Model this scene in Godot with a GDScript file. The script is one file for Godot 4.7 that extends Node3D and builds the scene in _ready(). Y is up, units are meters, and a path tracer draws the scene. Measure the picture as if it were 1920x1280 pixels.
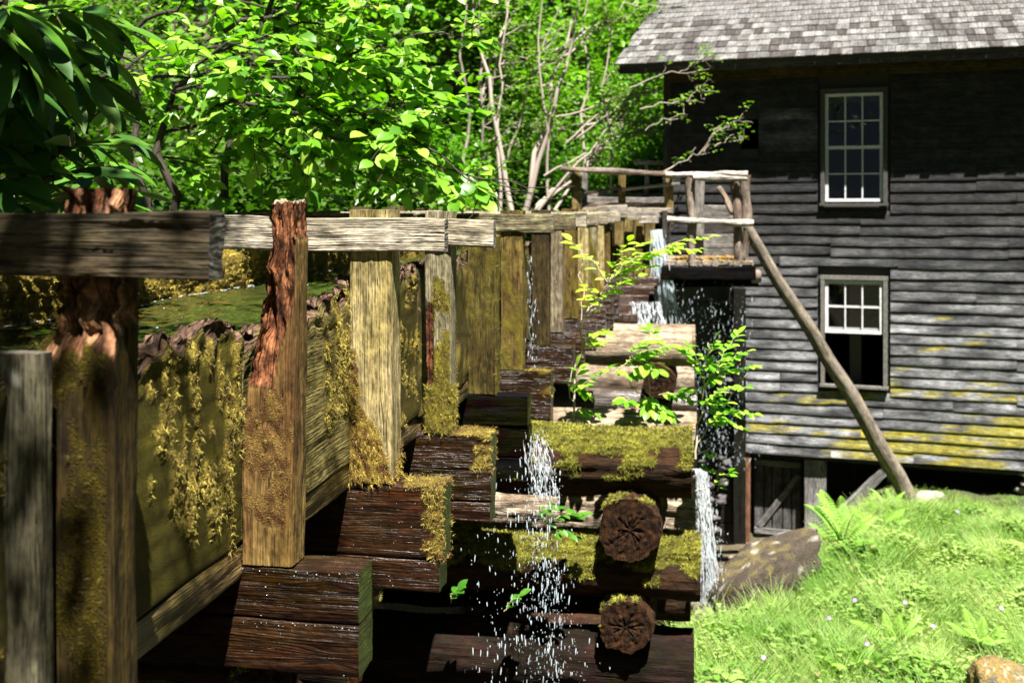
extends Node3D
# An old wooden mill race (flume) leading to a weathered clapboard mill, with log cribs, falling water and spring woods.

var rng := RandomNumberGenerator.new()
var sn := FastNoiseLite.new()      # smooth noise
var fb := FastNoiseLite.new()      # fractal noise
var mats := {}
var flume_frame := Transform3D()   # x to the right across the flume, y up, -z downstream
var used_names := {}

func _ready() -> void:
	rng.seed = 4711
	setup_view()
	setup_noise()
	setup_materials()
	build_ground()
	build_mill()
	build_forest()
	build_flume()
	build_cribs()
	build_forebay()
	build_platform()
	build_water()
	build_big_leaf_tree()
	build_rhododendron()
	build_bare_shrubs()
	build_saplings()
	build_bank()

func setup_view() -> void:
	var cam := Camera3D.new()
	cam.name = "camera"
	add_child(cam)
	cam.projection = Camera3D.PROJECTION_FRUSTUM
	cam.keep_aspect = Camera3D.KEEP_HEIGHT
	var at := CameraAttributesPhysical.new()
	at.frustum_focal_length = 24.0
	at.frustum_focus_distance = 3.7
	at.frustum_near = 0.05
	at.frustum_far = 400.0
	at.exposure_aperture = 2.6
	cam.attributes = at
	cam.near = 0.05
	cam.far = 400.0
	cam.size = 2.0 * 0.05 * 0.3197
	cam.frustum_offset = Vector2(0.0, -0.124 * 0.05)
	cam.current = true

	var sky_mat := ProceduralSkyMaterial.new()
	sky_mat.sky_top_color = Color(0.40, 0.52, 0.74)
	sky_mat.sky_horizon_color = Color(0.72, 0.79, 0.86)
	sky_mat.sky_curve = 0.12
	sky_mat.ground_horizon_color = Color(0.30, 0.36, 0.24)
	sky_mat.ground_bottom_color = Color(0.10, 0.13, 0.07)
	sky_mat.sky_energy_multiplier = 0.30
	var sky := Sky.new()
	sky.sky_material = sky_mat
	var env := Environment.new()
	env.background_mode = Environment.BG_SKY
	env.sky = sky
	env.tonemap_mode = Environment.TONE_MAPPER_LINEAR
	env.tonemap_exposure = 4.7
	env.sdfgi_enabled = true
	env.ssao_enabled = true
	env.ssil_enabled = true
	var we := WorldEnvironment.new()
	we.name = "world_environment"
	we.environment = env
	add_child(we)

	var sun := DirectionalLight3D.new()
	sun.name = "sun"
	sun.light_energy = 1.6
	sun.light_color = Color(1.0, 0.975, 0.935)
	sun.light_angular_distance = 0.5
	sun.shadow_enabled = true
	add_child(sun)
	sun.look_at_from_position(Vector3(0.11, 0.905, 0.41) * 10.0, Vector3.ZERO, Vector3.UP)

func setup_noise() -> void:
	sn.noise_type = FastNoiseLite.TYPE_SIMPLEX_SMOOTH
	sn.frequency = 1.0
	sn.fractal_type = FastNoiseLite.FRACTAL_NONE
	sn.seed = 11
	fb.noise_type = FastNoiseLite.TYPE_SIMPLEX_SMOOTH
	fb.frequency = 1.0
	fb.fractal_type = FastNoiseLite.FRACTAL_FBM
	fb.fractal_octaves = 3
	fb.seed = 23
	flume_frame = Transform3D(Basis(Vector3(0.9859, 0, 0.1676), Vector3.UP, Vector3(-0.1676, 0, 0.9859)), Vector3.ZERO)

# ---------------------------------------------------------------- naming and placing
func numbered(called: String) -> String:
	if not used_names.has(called):
		used_names[called] = 0
		return called
	used_names[called] += 1
	return "%s_%03d" % [called, used_names[called]]

func tag(o: Node, label: String, category: String, group := "", kind := "") -> void:
	if label != "":
		o.set_meta("label", label)
	if category != "":
		o.set_meta("category", category)
	if group != "":
		o.set_meta("group", group)
	if kind != "":
		o.set_meta("kind", kind)

func thing(called: String, label: String, category: String, tr: Transform3D, group := "") -> Node3D:
	var o := Node3D.new()
	o.name = numbered(called)
	o.transform = tr
	add_child(o, true)
	tag(o, label, category, group)
	return o

# a mesh placed at a world transform, under a parent or at the top
func put(called: String, mesh: Mesh, mat: Material, parent: Node3D, tr: Transform3D, kind := "") -> MeshInstance3D:
	var o := MeshInstance3D.new()
	o.mesh = mesh
	if mat:
		o.material_override = mat
	if parent == null or parent == self:
		o.name = numbered(called)
		o.transform = tr
		add_child(o, true)
	else:
		o.name = called
		parent.add_child(o, true)
		o.transform = world_of(parent).affine_inverse() * tr
	if kind != "":
		o.set_meta("kind", kind)
	return o

func world_of(n: Node3D) -> Transform3D:
	var t := n.transform
	var p := n.get_parent()
	while p is Node3D and p != self:
		t = p.transform * t
		p = p.get_parent()
	return t

func many(called: String, mesh: Mesh, mat: Material, parent: Node3D, xf: Array, cols: Array, kind := "stuff") -> MultiMeshInstance3D:
	var mm := MultiMesh.new()
	mm.transform_format = MultiMesh.TRANSFORM_3D
	mm.use_colors = cols.size() > 0
	mm.mesh = mesh
	mm.instance_count = xf.size()
	for i in xf.size():
		mm.set_instance_transform(i, xf[i])
		if cols.size():
			mm.set_instance_color(i, cols[i])
	var o := MultiMeshInstance3D.new()
	o.multimesh = mm
	if mat:
		o.material_override = mat
	if parent == null or parent == self:
		o.name = numbered(called)
		add_child(o, true)
	else:
		o.name = called
		parent.add_child(o, true)
		o.transform = world_of(parent).affine_inverse()
	if kind != "":
		o.set_meta("kind", kind)
	return o

func at(px: float, py: float, z: float) -> Vector3:
	return Vector3((px - 960.0) / 2000.0 * z, (392.0 - py) / 2000.0 * z, -z)

func fl(a: float, b: float, y: float) -> Vector3:      # a metres downstream, b metres to the right, height y
	return flume_frame * Vector3(b, y, -a)

func frand(a: float, b: float) -> float:
	return rng.randf_range(a, b)

# ---------------------------------------------------------------- textures
func stretched(freq: float, w: int, h: int, low: int, seed_: int, octaves := 3, ridged := false) -> PackedByteArray:
	var n := FastNoiseLite.new()
	n.seed = seed_
	n.frequency = freq
	n.noise_type = FastNoiseLite.TYPE_SIMPLEX_SMOOTH
	n.fractal_type = FastNoiseLite.FRACTAL_RIDGED if ridged else FastNoiseLite.FRACTAL_FBM
	n.fractal_octaves = octaves
	var im := n.get_seamless_image(w, low, false, false, 0.25, true)
	im.convert(Image.FORMAT_L8)
	if low != h:
		var three := Image.create_empty(w, low * 3, false, Image.FORMAT_L8)
		for k in 3:
			three.blit_rect(im, Rect2i(0, 0, w, low), Vector2i(0, low * k))
		three.resize(w, h * 3, Image.INTERPOLATE_CUBIC)
		im = three.get_region(Rect2i(0, h, w, h))
	return im.get_data()

# wood grain that runs along v: [colour texture, height texture]
func grain(seed_: int, crack: float, knots: int, dark: float) -> Array:
	var w := 512
	var h := 1024
	var s1 := stretched(0.022, w, h, 20, seed_, 5)
	var s2 := stretched(0.12, w, h, 44, seed_ + 1, 3)
	var mo := stretched(0.05, w, h, 640, seed_ + 5, 5)
	var s3 := stretched(0.016, w, h, 14, seed_ + 2, 3)
	var wv := stretched(0.012, w, h, 128, seed_ + 3, 2)
	var bl := stretched(0.02, w, h, 512, seed_ + 4, 4)
	var r := RandomNumberGenerator.new()
	r.seed = seed_
	var kn := []
	for i in knots:
		kn.append([r.randf_range(60, w - 60), r.randf_range(120, h - 120), r.randf_range(16, 34)])
	var col := PackedByteArray()
	col.resize(w * h)
	var hei := PackedByteArray()
	hei.resize(w * h)
	for y in h:
		for x in w:
			var k := y * w + x
			var xx := x + (wv[k] - 128) * 0.07
			var knot := 0.0
			for q in kn:
				var dx: float = x - q[0]
				var dy: float = (y - q[1]) * 0.38
				var d: float = sqrt(dx * dx + dy * dy) / q[2]
				if d < 3.0:
					xx += dx * 1.4 * exp(-d * d) + signf(dx) * 10.0 * exp(-d)
					if d < 1.0:
						knot = maxf(knot, (1.0 - d) * 0.6 + 0.25 * sin(d * 18.0) + 0.3)
			var xi := posmod(int(xx), w)
			var kk := y * w + xi
			var v := 0.86 + (s1[kk] - 128) * 0.0013 + (s2[kk] - 128) * 0.0022 + (bl[k] - 128) * 0.0018 + (mo[k] - 128) * 0.0016
			var c := absf(s3[kk] - 128.0) / 128.0
			var cr := clampf(1.0 - c / 0.03, 0.0, 1.0) * crack * clampf((bl[k] - 90) / 60.0, 0.0, 1.0)
			var c2 := absf(s1[kk] - 128.0) / 128.0
			cr = maxf(cr, clampf(1.0 - c2 / 0.035, 0.0, 1.0) * crack * 0.55 * clampf((150 - bl[k]) / 50.0, 0.0, 1.0))
			v = v * (1.0 - dark * cr) - knot * 0.22
			var z := 0.55 + (s1[kk] - 128) * 0.0018 + (s2[kk] - 128) * 0.0022 + (mo[k] - 128) * 0.0012 - cr * 0.45 + knot * 0.06
			col[k] = int(clampf(v, 0.05, 1.0) * 255.0)
			hei[k] = int(clampf(z, 0.0, 1.0) * 255.0)
	return [ImageTexture.create_from_image(Image.create_from_data(w, h, false, Image.FORMAT_L8, col)), ImageTexture.create_from_image(Image.create_from_data(w, h, false, Image.FORMAT_L8, hei))]

func cloudy(freq: float, octaves: int, lo: float, hi: float, seed_: int, size := 512, kind := FastNoiseLite.TYPE_SIMPLEX_SMOOTH) -> ImageTexture:
	var n := FastNoiseLite.new()
	n.seed = seed_
	n.frequency = freq
	n.noise_type = kind
	n.fractal_type = FastNoiseLite.FRACTAL_FBM
	n.fractal_octaves = octaves
	var im := n.get_seamless_image(size, size, false, false, 0.15, true)
	im.convert(Image.FORMAT_L8)
	var d := im.get_data()
	for i in d.size():
		d[i] = int((lo + (hi - lo) * d[i] / 255.0) * 255.0)
	return ImageTexture.create_from_image(Image.create_from_data(size, size, false, Image.FORMAT_L8, d))

func lin(r: float, g: float, b: float) -> Color:       # a real-world base colour for albedo_color
	return Color(r, g, b).linear_to_srgb()

func mat(key: String, color: Color, rough: float, tex: Texture2D = null, hgt: Texture2D = null, scale := 0.3, tri := 0.0, vc := true) -> StandardMaterial3D:
	var m := StandardMaterial3D.new()
	m.resource_name = key
	m.albedo_color = color
	m.roughness = rough
	m.vertex_color_use_as_albedo = vc
	if tex:
		m.albedo_texture = tex
	if hgt:
		m.heightmap_enabled = true
		m.heightmap_texture = hgt
		m.heightmap_scale = scale
	if tri > 0.0:
		m.uv1_triplanar = true
		m.uv1_world_triplanar = true
		m.uv1_scale = Vector3.ONE * tri
	mats[key] = m
	return m

func broken_up(m: StandardMaterial3D, tex: Texture2D, scale: float) -> void:      # uneven staining laid over the grain
	m.detail_enabled = true
	m.detail_albedo = tex
	m.detail_blend_mode = BaseMaterial3D.BLEND_MODE_MUL
	m.detail_uv_layer = BaseMaterial3D.DETAIL_UV_2
	m.uv2_triplanar = true
	m.uv2_world_triplanar = true
	m.uv2_scale = Vector3.ONE * scale

func setup_materials() -> void:
	var g1 := grain(101, 1.0, 3, 0.75)
	var g2 := grain(202, 0.8, 2, 0.55)
	var speck := cloudy(0.03, 5, 0.45, 1.0, 5)
	var lump := cloudy(0.05, 4, 0.0, 1.0, 6)
	mat("wood", Color.WHITE, 0.85, g1[0], g1[1], 0.55)
	mat("wood_far", Color.WHITE, 0.85, g2[0], g2[1], 0.5)
	var w := mat("wet", Color.WHITE, 0.33, g2[0], g2[1], 0.5)
	w.metallic_specular = 0.45
	var stains := cloudy(0.014, 6, 0.66, 1.0, 9)
	broken_up(mats.wood, stains, 1.7)
	broken_up(mats.wood_far, stains, 0.7)
	broken_up(mats.wet, stains, 1.7)
	mat("moss", Color.WHITE, 0.95, speck, lump, 0.9, 8.0)
	mat("rot", Color.WHITE, 0.95, g1[0], g1[1], 1.6)
	broken_up(mats.rot, speck, 5.0)
	var sl := mat("slime", Color.WHITE, 0.5, speck, lump, 0.45, 13.0)
	sl.metallic_specular = 0.22
	broken_up(sl, stains, 2.2)
	var ch := mat("dull_black", Color.WHITE, 0.7, g2[0], g2[1], 0.4)  # low-sheen material for near-black wood
	ch.metallic_specular = 0.12
	for dry in ["wood", "wood_far", "moss", "rot"]:
		mats[dry].metallic_specular = 0.25
	mat("stone", Color.WHITE, 0.85, speck, lump, 1.2, 2.2)
	mat("soil", Color.WHITE, 0.95, speck, lump, 2.0, 1.1)
	mat("bark", Color.WHITE, 0.9, g1[0], g1[1], 1.0)
	mat("twig", Color.WHITE, 0.85)
	mat("paint", lin(0.92, 0.94, 0.97), 0.5, speck, null, 0.2, 3.0, false)
	mat("dark", lin(0.02, 0.018, 0.016), 0.9, null, null, 0.2, 0.0, false)
	var gl := mat("glass", Color(0.02, 0.03, 0.03, 0.25), 0.02, null, null, 0.2, 0.0, false)
	gl.transparency = BaseMaterial3D.TRANSPARENCY_ALPHA
	var lf := mat("leaf", Color.WHITE, 0.4)
	lf.backlight_enabled = true
	lf.backlight = Color(0.85, 1.0, 0.38)
	lf.cull_mode = BaseMaterial3D.CULL_DISABLED
	var lb := mat("leathery", Color.WHITE, 0.5)
	lb.metallic_specular = 0.3
	lb.backlight_enabled = true
	lb.backlight = Color(0.2, 0.28, 0.05)
	lb.cull_mode = BaseMaterial3D.CULL_DISABLED
	var gr := mat("grass", Color.WHITE, 0.5)
	gr.backlight_enabled = true
	gr.backlight = Color(0.85, 1.0, 0.45)
	gr.cull_mode = BaseMaterial3D.CULL_DISABLED
	var tu := mat("tuft", Color.WHITE, 0.9)
	tu.backlight_enabled = true
	tu.backlight = Color(0.35, 0.35, 0.2)
	tu.cull_mode = BaseMaterial3D.CULL_DISABLED
	var wa := mat("water", lin(0.026, 0.030, 0.007), 0.04, null, null, 0.3, 0.0, false)
	wa.metallic_specular = 0.55
	var ww := mat("white_water", lin(0.42, 0.45, 0.48), 0.1, null, null, 0.3, 0.0, false)
	ww.metallic_specular = 0.8
	var ws := mat("water_sheet", Color(0.80, 0.86, 0.90, 0.26), 0.3, null, null, 0.3, 0.0, false)
	ws.transparency = BaseMaterial3D.TRANSPARENCY_ALPHA
	var dr := mat("drop", Color(0.78, 0.84, 0.88, 0.5), 0.3, null, null, 0.3, 0.0, false)
	dr.transparency = BaseMaterial3D.TRANSPARENCY_ALPHA

# ---------------------------------------------------------------- shapes
# A timber or a log along +y. P: seg, per (points round), round_r, rough, corner, class colours.
# Each vertex gets a class: 0 wood, 1 moss, 2 rot; faces of a class share a surface and a material.
func timber(L: float, W: float, D: float, P: Dictionary) -> Dictionary:
	var seg: float = P.get("seg", 0.03)
	var is_round: bool = P.get("round", false)
	var per: int = P.get("per", 24)
	var corner: float = P.get("corner", 0.008)
	var rough: float = P.get("rough", 0.003)
	var off: Vector3 = P.get("off", Vector3(frand(-50, 50), frand(-50, 50), frand(-50, 50)))
	var deform = P.get("deform")
	var m := maxi(2, int(L / seg))
	var ring := PackedVector2Array()
	var nrm := PackedVector2Array()
	var dist := PackedFloat32Array()
	var hw := W / 2.0
	var hd := D / 2.0
	if is_round:
		for i in per:
			var t := TAU * i / per
			ring.append(Vector2(cos(t) * hw, sin(t) * hd))
			nrm.append(Vector2(cos(t), sin(t)))
			dist.append(t * hw)
	else:
		var total := 2.0 * (W + D)
		var marks := PackedFloat32Array()
		# regular points plus two close to every corner, so that arrises stay crisp
		var nw := maxi(1, int(round(per * W / total)))
		var nd := maxi(1, int(round(per * D / total)))
		var c := minf(corner, minf(W, D) * 0.3)
		var acc := 0.0
		for side in 4:
			var len_: float = D if side % 2 == 0 else W
			var cnt: int = nd if side % 2 == 0 else nw
			marks.append(acc + 0.0001)
			for q in cnt - 1:
				var s := (q + 1.0) / cnt * len_
				if s > c * 1.6 and s < len_ - c * 1.6:
					marks.append(acc + s)
			if c > 0.0001:
				marks.append(acc + c)
				marks.append(acc + len_ - c)
			acc += len_
		marks.sort()
		for s in marks:
			var q := Vector2()
			# start at (+hw, -hd), go up z on the +x side, then towards -x, and so on
			if s < D:
				q = Vector2(hw, -hd + s)
			elif s < D + W:
				q = Vector2(hw - (s - D), hd)
			elif s < 2 * D + W:
				q = Vector2(-hw, hd - (s - D - W))
			else:
				q = Vector2(-hw + (s - 2 * D - W), -hd)
			var inner := Vector2(clampf(q.x, -hw + c, hw - c), clampf(q.y, -hd + c, hd - c))
			var dir := (q - inner).normalized()
			ring.append(inner + dir * c)
			nrm.append(dir)
			dist.append(s)
	var n := ring.size()
	var girth := 2.0 * (W + D) if not is_round else PI * W
	var verts := PackedVector3Array()
	var uvs := PackedVector2Array()
	var cols := PackedColorArray()
	var cls := PackedByteArray()
	var idx := PackedInt32Array()
	var uo := Vector2(frand(0, 1), frand(0, 1))
	var grow := 26.0
	for j in m + 1:
		var y := L * j / m
		for i in n + 1:
			var r := ring[i % n]
			var dn := nrm[i % n]
			var base := Vector3(r.x, y, r.y)
			var nn := Vector3(dn.x, 0, dn.y)
			var p := base
			var res := shade(p, nn, off, L, P)
			var d := rough * (fb.get_noise_3d((p.x + off.x) * grow, (p.y + off.y) * 2.2, (p.z + off.z) * grow) * 1.4 + sn.get_noise_3d((p.x + off.x) * 4.0, (p.y + off.y) * 1.6, (p.z + off.z) * 4.0))
			if res[1] == 1:
				d += P.get("moss_h", 0.006) * (0.5 + 0.8 * sn.get_noise_3d(p.x * 55.0 + off.x, p.y * 45.0, p.z * 55.0)) * res[2]
			elif res[1] == 2:
				d -= P.get("rot_d", 0.012) * (0.4 + 1.4 * absf(fb.get_noise_3d(p.x * 22.0 + off.x, p.y * 9.0, p.z * 22.0))) * res[2]
			p += nn * d
			if deform != null:
				p = deform.call(p, nn)
			verts.append(p)
			uvs.append(Vector2((dist[i] if i < n else girth) / 0.36, y / 1.3) + uo)
			cols.append(res[0])
			cls.append(res[1])
	var n1 := n + 1
	for j in m:
		for i in n:
			var a := j * n1 + i
			var b := a + 1
			var c2 := a + n1
			var d2 := c2 + 1
			idx.append_array([a, b, d2, a, d2, c2])
	# ends
	var endc: Color = P.get("end", P.get("c1", Color.GRAY))
	for e in 2:
		var y := 0.0 if e == 0 else L
		var start := verts.size()
		var rings := 14 if P.get("fine_end", false) else 2
		for q in rings:
			var f := 1.0 - float(q) / rings
			for i in n + 1:
				var src := verts[(0 if e == 0 else m) * n1 + i]
				var mid := Vector3(0, y, 0)
				if deform != null:
					mid = deform.call(mid, Vector3.ZERO)
				var p := mid.lerp(src, f)
				var ck := 0.0
				if is_round and q > 0:
					# drying checks run out from the heart, each straight and of its own length
					var an := atan2(p.z, p.x)
					for cq in 15:
						var ca := TAU * cq / 15.0 + 0.7 * sn.get_noise_2d(cq * 5.3 + off.x, off.y + e)
						var reach := 0.55 + 0.5 * sn.get_noise_2d(cq * 3.7 + off.z, off.x)
						var away := absf(angle_difference(an, ca)) * f * hw + 0.004 * sn.get_noise_2d(f * 9.0, cq * 9.0)
						if f < reach:
							ck = maxf(ck, clampf(1.0 - away / (0.0065 * (1.1 - f / maxf(reach, 0.1))), 0.0, 1.0))
				p.y += (1 if e else -1) * (0.0 if q == 0 else P.get("end_rough", 0.004) * (0.5 * fb.get_noise_3d(p.x * 30.0 + off.x, e, p.z * 30.0) - ck * 0.6))
				verts.append(p)
				uvs.append(Vector2(p.x * 2.0, p.z * 2.0) + uo)
				var t := (0.8 + 0.9 * fb.get_noise_3d(p.x * 24.0 + off.x, off.y + e * 7.0, p.z * 24.0)) * (1.0 - 0.75 * ck)
				if is_round:
					t *= 0.82 + 0.25 * sin(f * 34.0 + 2.5 * sn.get_noise_2d(p.x * 6.0 + off.x, p.z * 6.0))
				cols.append(Color(endc.r * t, endc.g * t, endc.b * t))
				cls.append(P.get("end_class", 0))
		verts.append(Vector3(0, y, 0) if not deform != null else deform.call(Vector3(0, y, 0), Vector3.ZERO))
		uvs.append(uo)
		cols.append(endc)
		cls.append(P.get("end_class", 0))
		var last := verts.size() - 1
		for q in rings:
			for i in n:
				var a := start + q * n1 + i
				var b := a + 1
				if q < rings - 1:
					var c3 := a + n1
					var d3 := c3 + 1
					if e == 1:
						idx.append_array([a, b, d3, a, d3, c3])
					else:
						idx.append_array([a, d3, b, a, c3, d3])
				else:
					if e == 1:
						idx.append_array([a, b, last])
					else:
						idx.append_array([a, last, b])
	return finish(verts, uvs, cols, cls, idx, P.get("mats", ["wood", "moss", "rot"]))

func finish(verts: PackedVector3Array, uvs: PackedVector2Array, cols: PackedColorArray, cls: PackedByteArray, idx: PackedInt32Array, names: Array) -> Dictionary:
	var normals := PackedVector3Array()
	normals.resize(verts.size())
	var groups := [PackedInt32Array(), PackedInt32Array(), PackedInt32Array()]
	var k := 0
	while k < idx.size():
		var a := idx[k]
		var b := idx[k + 1]
		var c := idx[k + 2]
		var f := (verts[c] - verts[a]).cross(verts[b] - verts[a])
		normals[a] += f
		normals[b] += f
		normals[c] += f
		var g: int = maxi(cls[a], maxi(cls[b], cls[c]))
		groups[g].append(a)
		groups[g].append(b)
		groups[g].append(c)
		k += 3
	for i in normals.size():
		normals[i] = normals[i].normalized() if normals[i].length_squared() > 1e-20 else Vector3.UP
	var mesh := ArrayMesh.new()
	for g in 3:
		if groups[g].is_empty():
			continue
		var arr := []
		arr.resize(Mesh.ARRAY_MAX)
		# only the vertices this surface uses
		var remap := {}
		var v2 := PackedVector3Array()
		var n2 := PackedVector3Array()
		var u2 := PackedVector2Array()
		var c2 := PackedColorArray()
		var i2 := PackedInt32Array()
		for q in groups[g]:
			if not remap.has(q):
				remap[q] = v2.size()
				v2.append(verts[q])
				n2.append(normals[q])
				u2.append(uvs[q])
				c2.append(cols[q])
			i2.append(remap[q])
		arr[Mesh.ARRAY_VERTEX] = v2
		arr[Mesh.ARRAY_NORMAL] = n2
		arr[Mesh.ARRAY_TEX_UV] = u2
		arr[Mesh.ARRAY_COLOR] = c2
		arr[Mesh.ARRAY_INDEX] = i2
		mesh.add_surface_from_arrays(Mesh.PRIMITIVE_TRIANGLES, arr)
		mesh.surface_set_material(mesh.get_surface_count() - 1, mats[names[g]])
	var spots := []
	for i in verts.size():
		if cls[i] == 1:
			spots.append([verts[i], normals[i]])
	return {"mesh": mesh, "spots": spots}

# colour, class and strength at a point of a timber
func shade(p: Vector3, nn: Vector3, off: Vector3, L: float, P: Dictionary) -> Array:
	var c1: Color = P.get("c1", Color(0.4, 0.33, 0.22))
	var c2: Color = P.get("c2", Color(0.28, 0.24, 0.17))
	var t := clampf(0.5 + 0.9 * fb.get_noise_3d((p.x + off.x) * 9.0, (p.y + off.y) * 1.4, (p.z + off.z) * 9.0), 0.0, 1.0)
	var c := c1.lerp(c2, t)
	if P.has("stain_or_shade"):
		var st: Color = P.stain_or_shade
		var q := clampf(0.5 + 1.3 * fb.get_noise_3d((p.x - off.x) * 3.5, (p.y - off.y) * 2.0, (p.z - off.z) * 3.5) + P.get("stain_or_shade_more", 0.0), 0.0, 1.0)
		c = c.lerp(st, q * P.get("stain_or_shade_k", 0.7))
	if P.has("lichen"):
		var l := sn.get_noise_3d((p.x + off.x) * 16.0, (p.y + off.y) * 12.0, (p.z + off.z) * 16.0)
		if l > P.get("lichen_t", 0.55):
			c = c.lerp(P.lichen, 0.75)
	var h := p.y / L
	var cl := 0
	var k := 1.0
	if P.has("rot"):
		var r: float = P.rot.call(p, nn, h) + 0.45 * fb.get_noise_3d((p.x + off.x) * 12.0, (p.y + off.y) * 6.0, (p.z + off.z) * 12.0)
		if r > 0.5:
			cl = 2
			k = clampf((r - 0.5) * 3.0 + 0.2, 0.0, 1.0)
			var t2 := clampf(0.5 + fb.get_noise_3d((p.x + off.x) * 25.0, (p.y - off.y) * 11.0, (p.z + off.z) * 25.0) * 1.3, 0.0, 1.0)
			c = (P.get("r1", Color(0.34, 0.13, 0.06)) as Color).lerp(P.get("r2", Color(0.12, 0.04, 0.02)), t2)
	if P.has("moss"):
		var ms: Vector3 = P.get("moss_scale", Vector3(11.0, 5.0, 11.0))
		var mo: float = P.moss.call(p, nn, h) + 0.62 * fb.get_noise_3d((p.x + off.x) * ms.x, (p.y + off.y) * ms.y, (p.z + off.z) * ms.z)
		if mo > 0.5:
			cl = 1
			k = clampf((mo - 0.5) * 3.0 + 0.15, 0.0, 1.0)
			var t3 := clampf(0.5 + fb.get_noise_3d((p.x + off.x) * 30.0, (p.y - off.y) * 22.0, (p.z + off.z) * 30.0) * 1.2, 0.0, 1.0)
			c = (P.get("m1", Color(0.42, 0.33, 0.05)) as Color).lerp(P.get("m2", Color(0.13, 0.11, 0.02)), t3)
	return [c, cl, k]

# boxes joined into one mesh: each [centre, size] or [centre, size, basis]
func boxes(list: Array) -> ArrayMesh:
	var st := SurfaceTool.new()
	st.begin(Mesh.PRIMITIVE_TRIANGLES)
	for b in list:
		var bm := BoxMesh.new()
		bm.size = b[1]
		st.append_from(bm, 0, Transform3D(b[2] if b.size() > 2 else Basis.IDENTITY, b[0]))
	return st.commit()

# a tapered tube through points: [[point, radius], ...] added to a SurfaceTool
func tube(st: SurfaceTool, pts: Array, col: Color, sides := 6) -> void:
	var prev := []
	var v_at := 0.0
	for i in pts.size():
		var p: Vector3 = pts[i][0]
		var dir: Vector3 = (pts[mini(i + 1, pts.size() - 1)][0] - pts[maxi(i - 1, 0)][0]).normalized()
		var side := dir.cross(Vector3.UP if absf(dir.y) < 0.9 else Vector3.RIGHT).normalized()
		var up := side.cross(dir)
		if i > 0:
			v_at += (p - pts[i - 1][0]).length()
		var ring := []
		for k in sides + 1:
			var t := TAU * k / sides
			var nn := side * cos(t) + up * sin(t)
			ring.append([p + nn * float(pts[i][1]), nn, Vector2(float(k) / sides * 0.6, v_at * 0.6)])
		if i > 0:
			for k in sides:
				for q in [prev[k], prev[k + 1], ring[k + 1], prev[k], ring[k + 1], ring[k]]:
					st.set_color(col)
					st.set_normal(q[1])
					st.set_uv(q[2])
					st.add_vertex(q[0])
		prev = ring

func curve_points(a: Vector3, b: Vector3, r0: float, r1: float, n: int, wob: float, sag := 0.0) -> Array:
	var out := []
	var s := frand(-100, 100)
	for i in n + 1:
		var t := float(i) / n
		var p := a.lerp(b, t) + Vector3(sn.get_noise_2d(s, t * 3.0), sn.get_noise_2d(s + 9, t * 3.0), sn.get_noise_2d(s + 18, t * 3.0)) * wob * sin(PI * t * 0.9)
		p.y += sag * sin(PI * t)
		out.append([p, lerpf(r0, r1, t)])
	return out

# one leaf lying along +z from the origin, folded along its midrib; w and l in metres
func leaf_shape(st: SurfaceTool, l: float, w: float, fold: float, droop: float, col: Color, tr: Transform3D, steps := 4, widest := 0.45) -> void:
	var rows := []
	for i in steps + 1:
		var t := float(i) / steps
		var half := w * 0.5 * pow(sin(PI * pow(t, log(0.5) / log(widest))), 0.8) if i > 0 and i < steps else 0.0
		var y := -droop * l * t * t
		var z := l * t * (1.0 - 0.25 * droop * t)
		rows.append([Vector3(-half, y + half * fold, z), Vector3(0, y, z), Vector3(half, y + half * fold, z)])
	var nrm := []
	for i in steps + 1:
		var fwd: Vector3 = rows[mini(i + 1, steps)][1] - rows[maxi(i - 1, 0)][1]
		var line := []
		for q in 3:
			var x := Vector3(1, fold * (q - 1.0) * 1.2, 0)
			line.append((tr.basis * fwd.cross(x)).normalized())
		nrm.append(line)
	for i in steps:
		for s in 2:
			for q in [[i, s], [i, s + 1], [i + 1, s + 1], [i, s], [i + 1, s + 1], [i + 1, s]]:
				st.set_color(col)
				st.set_normal(nrm[q[0]][q[1]])
				st.set_uv(Vector2.ZERO)
				st.add_vertex(tr * (rows[q[0]][q[1]] as Vector3))

func leaf_mesh(l: float, w: float, fold: float, droop: float, col: Color, steps := 4, widest := 0.45) -> ArrayMesh:
	var st := SurfaceTool.new()
	st.begin(Mesh.PRIMITIVE_TRIANGLES)
	leaf_shape(st, l, w, fold, droop, col, Transform3D.IDENTITY, steps, widest)
	return st.commit()

func tuft_mesh(blades: int, l: float, w: float, spread: float, steps := 3) -> ArrayMesh:
	var st := SurfaceTool.new()
	st.begin(Mesh.PRIMITIVE_TRIANGLES)
	for b in blades:
		var az := frand(0, TAU)
		var lean := frand(0.15, spread)
		var dir := Vector3(cos(az) * sin(lean), cos(lean), sin(az) * sin(lean))
		var bend := Vector3(cos(az), -0.6, sin(az)) * frand(0.1, 0.5)
		var side := dir.cross(Vector3(sin(az * 3.0), 0.3, cos(az * 3.0))).normalized()
		var ll := l * frand(0.6, 1.1)
		var sh := frand(0.75, 1.15)
		var start := Vector3(cos(az * 5.0), 0, sin(az * 5.0)) * l * 0.15
		var prev := []
		for i in steps + 1:
			var t := float(i) / steps
			var p := start + dir * ll * t + bend * ll * t * t
			var hw := w * 0.5 * (1.0 - t * 0.85)
			var row := [p - side * hw, p + side * hw]
			if i > 0:
				var nn: Vector3 = (row[0] - prev[0]).cross(prev[1] - prev[0]).normalized()
				nn = (nn + Vector3.UP * 0.5).normalized()
				for v in [prev[0], prev[1], row[1], prev[0], row[1], row[0]]:
					st.set_color(Color(sh, sh, sh).clamp())
					st.set_normal(nn)
					st.add_vertex(v)
			prev = row
	return st.commit()

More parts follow.
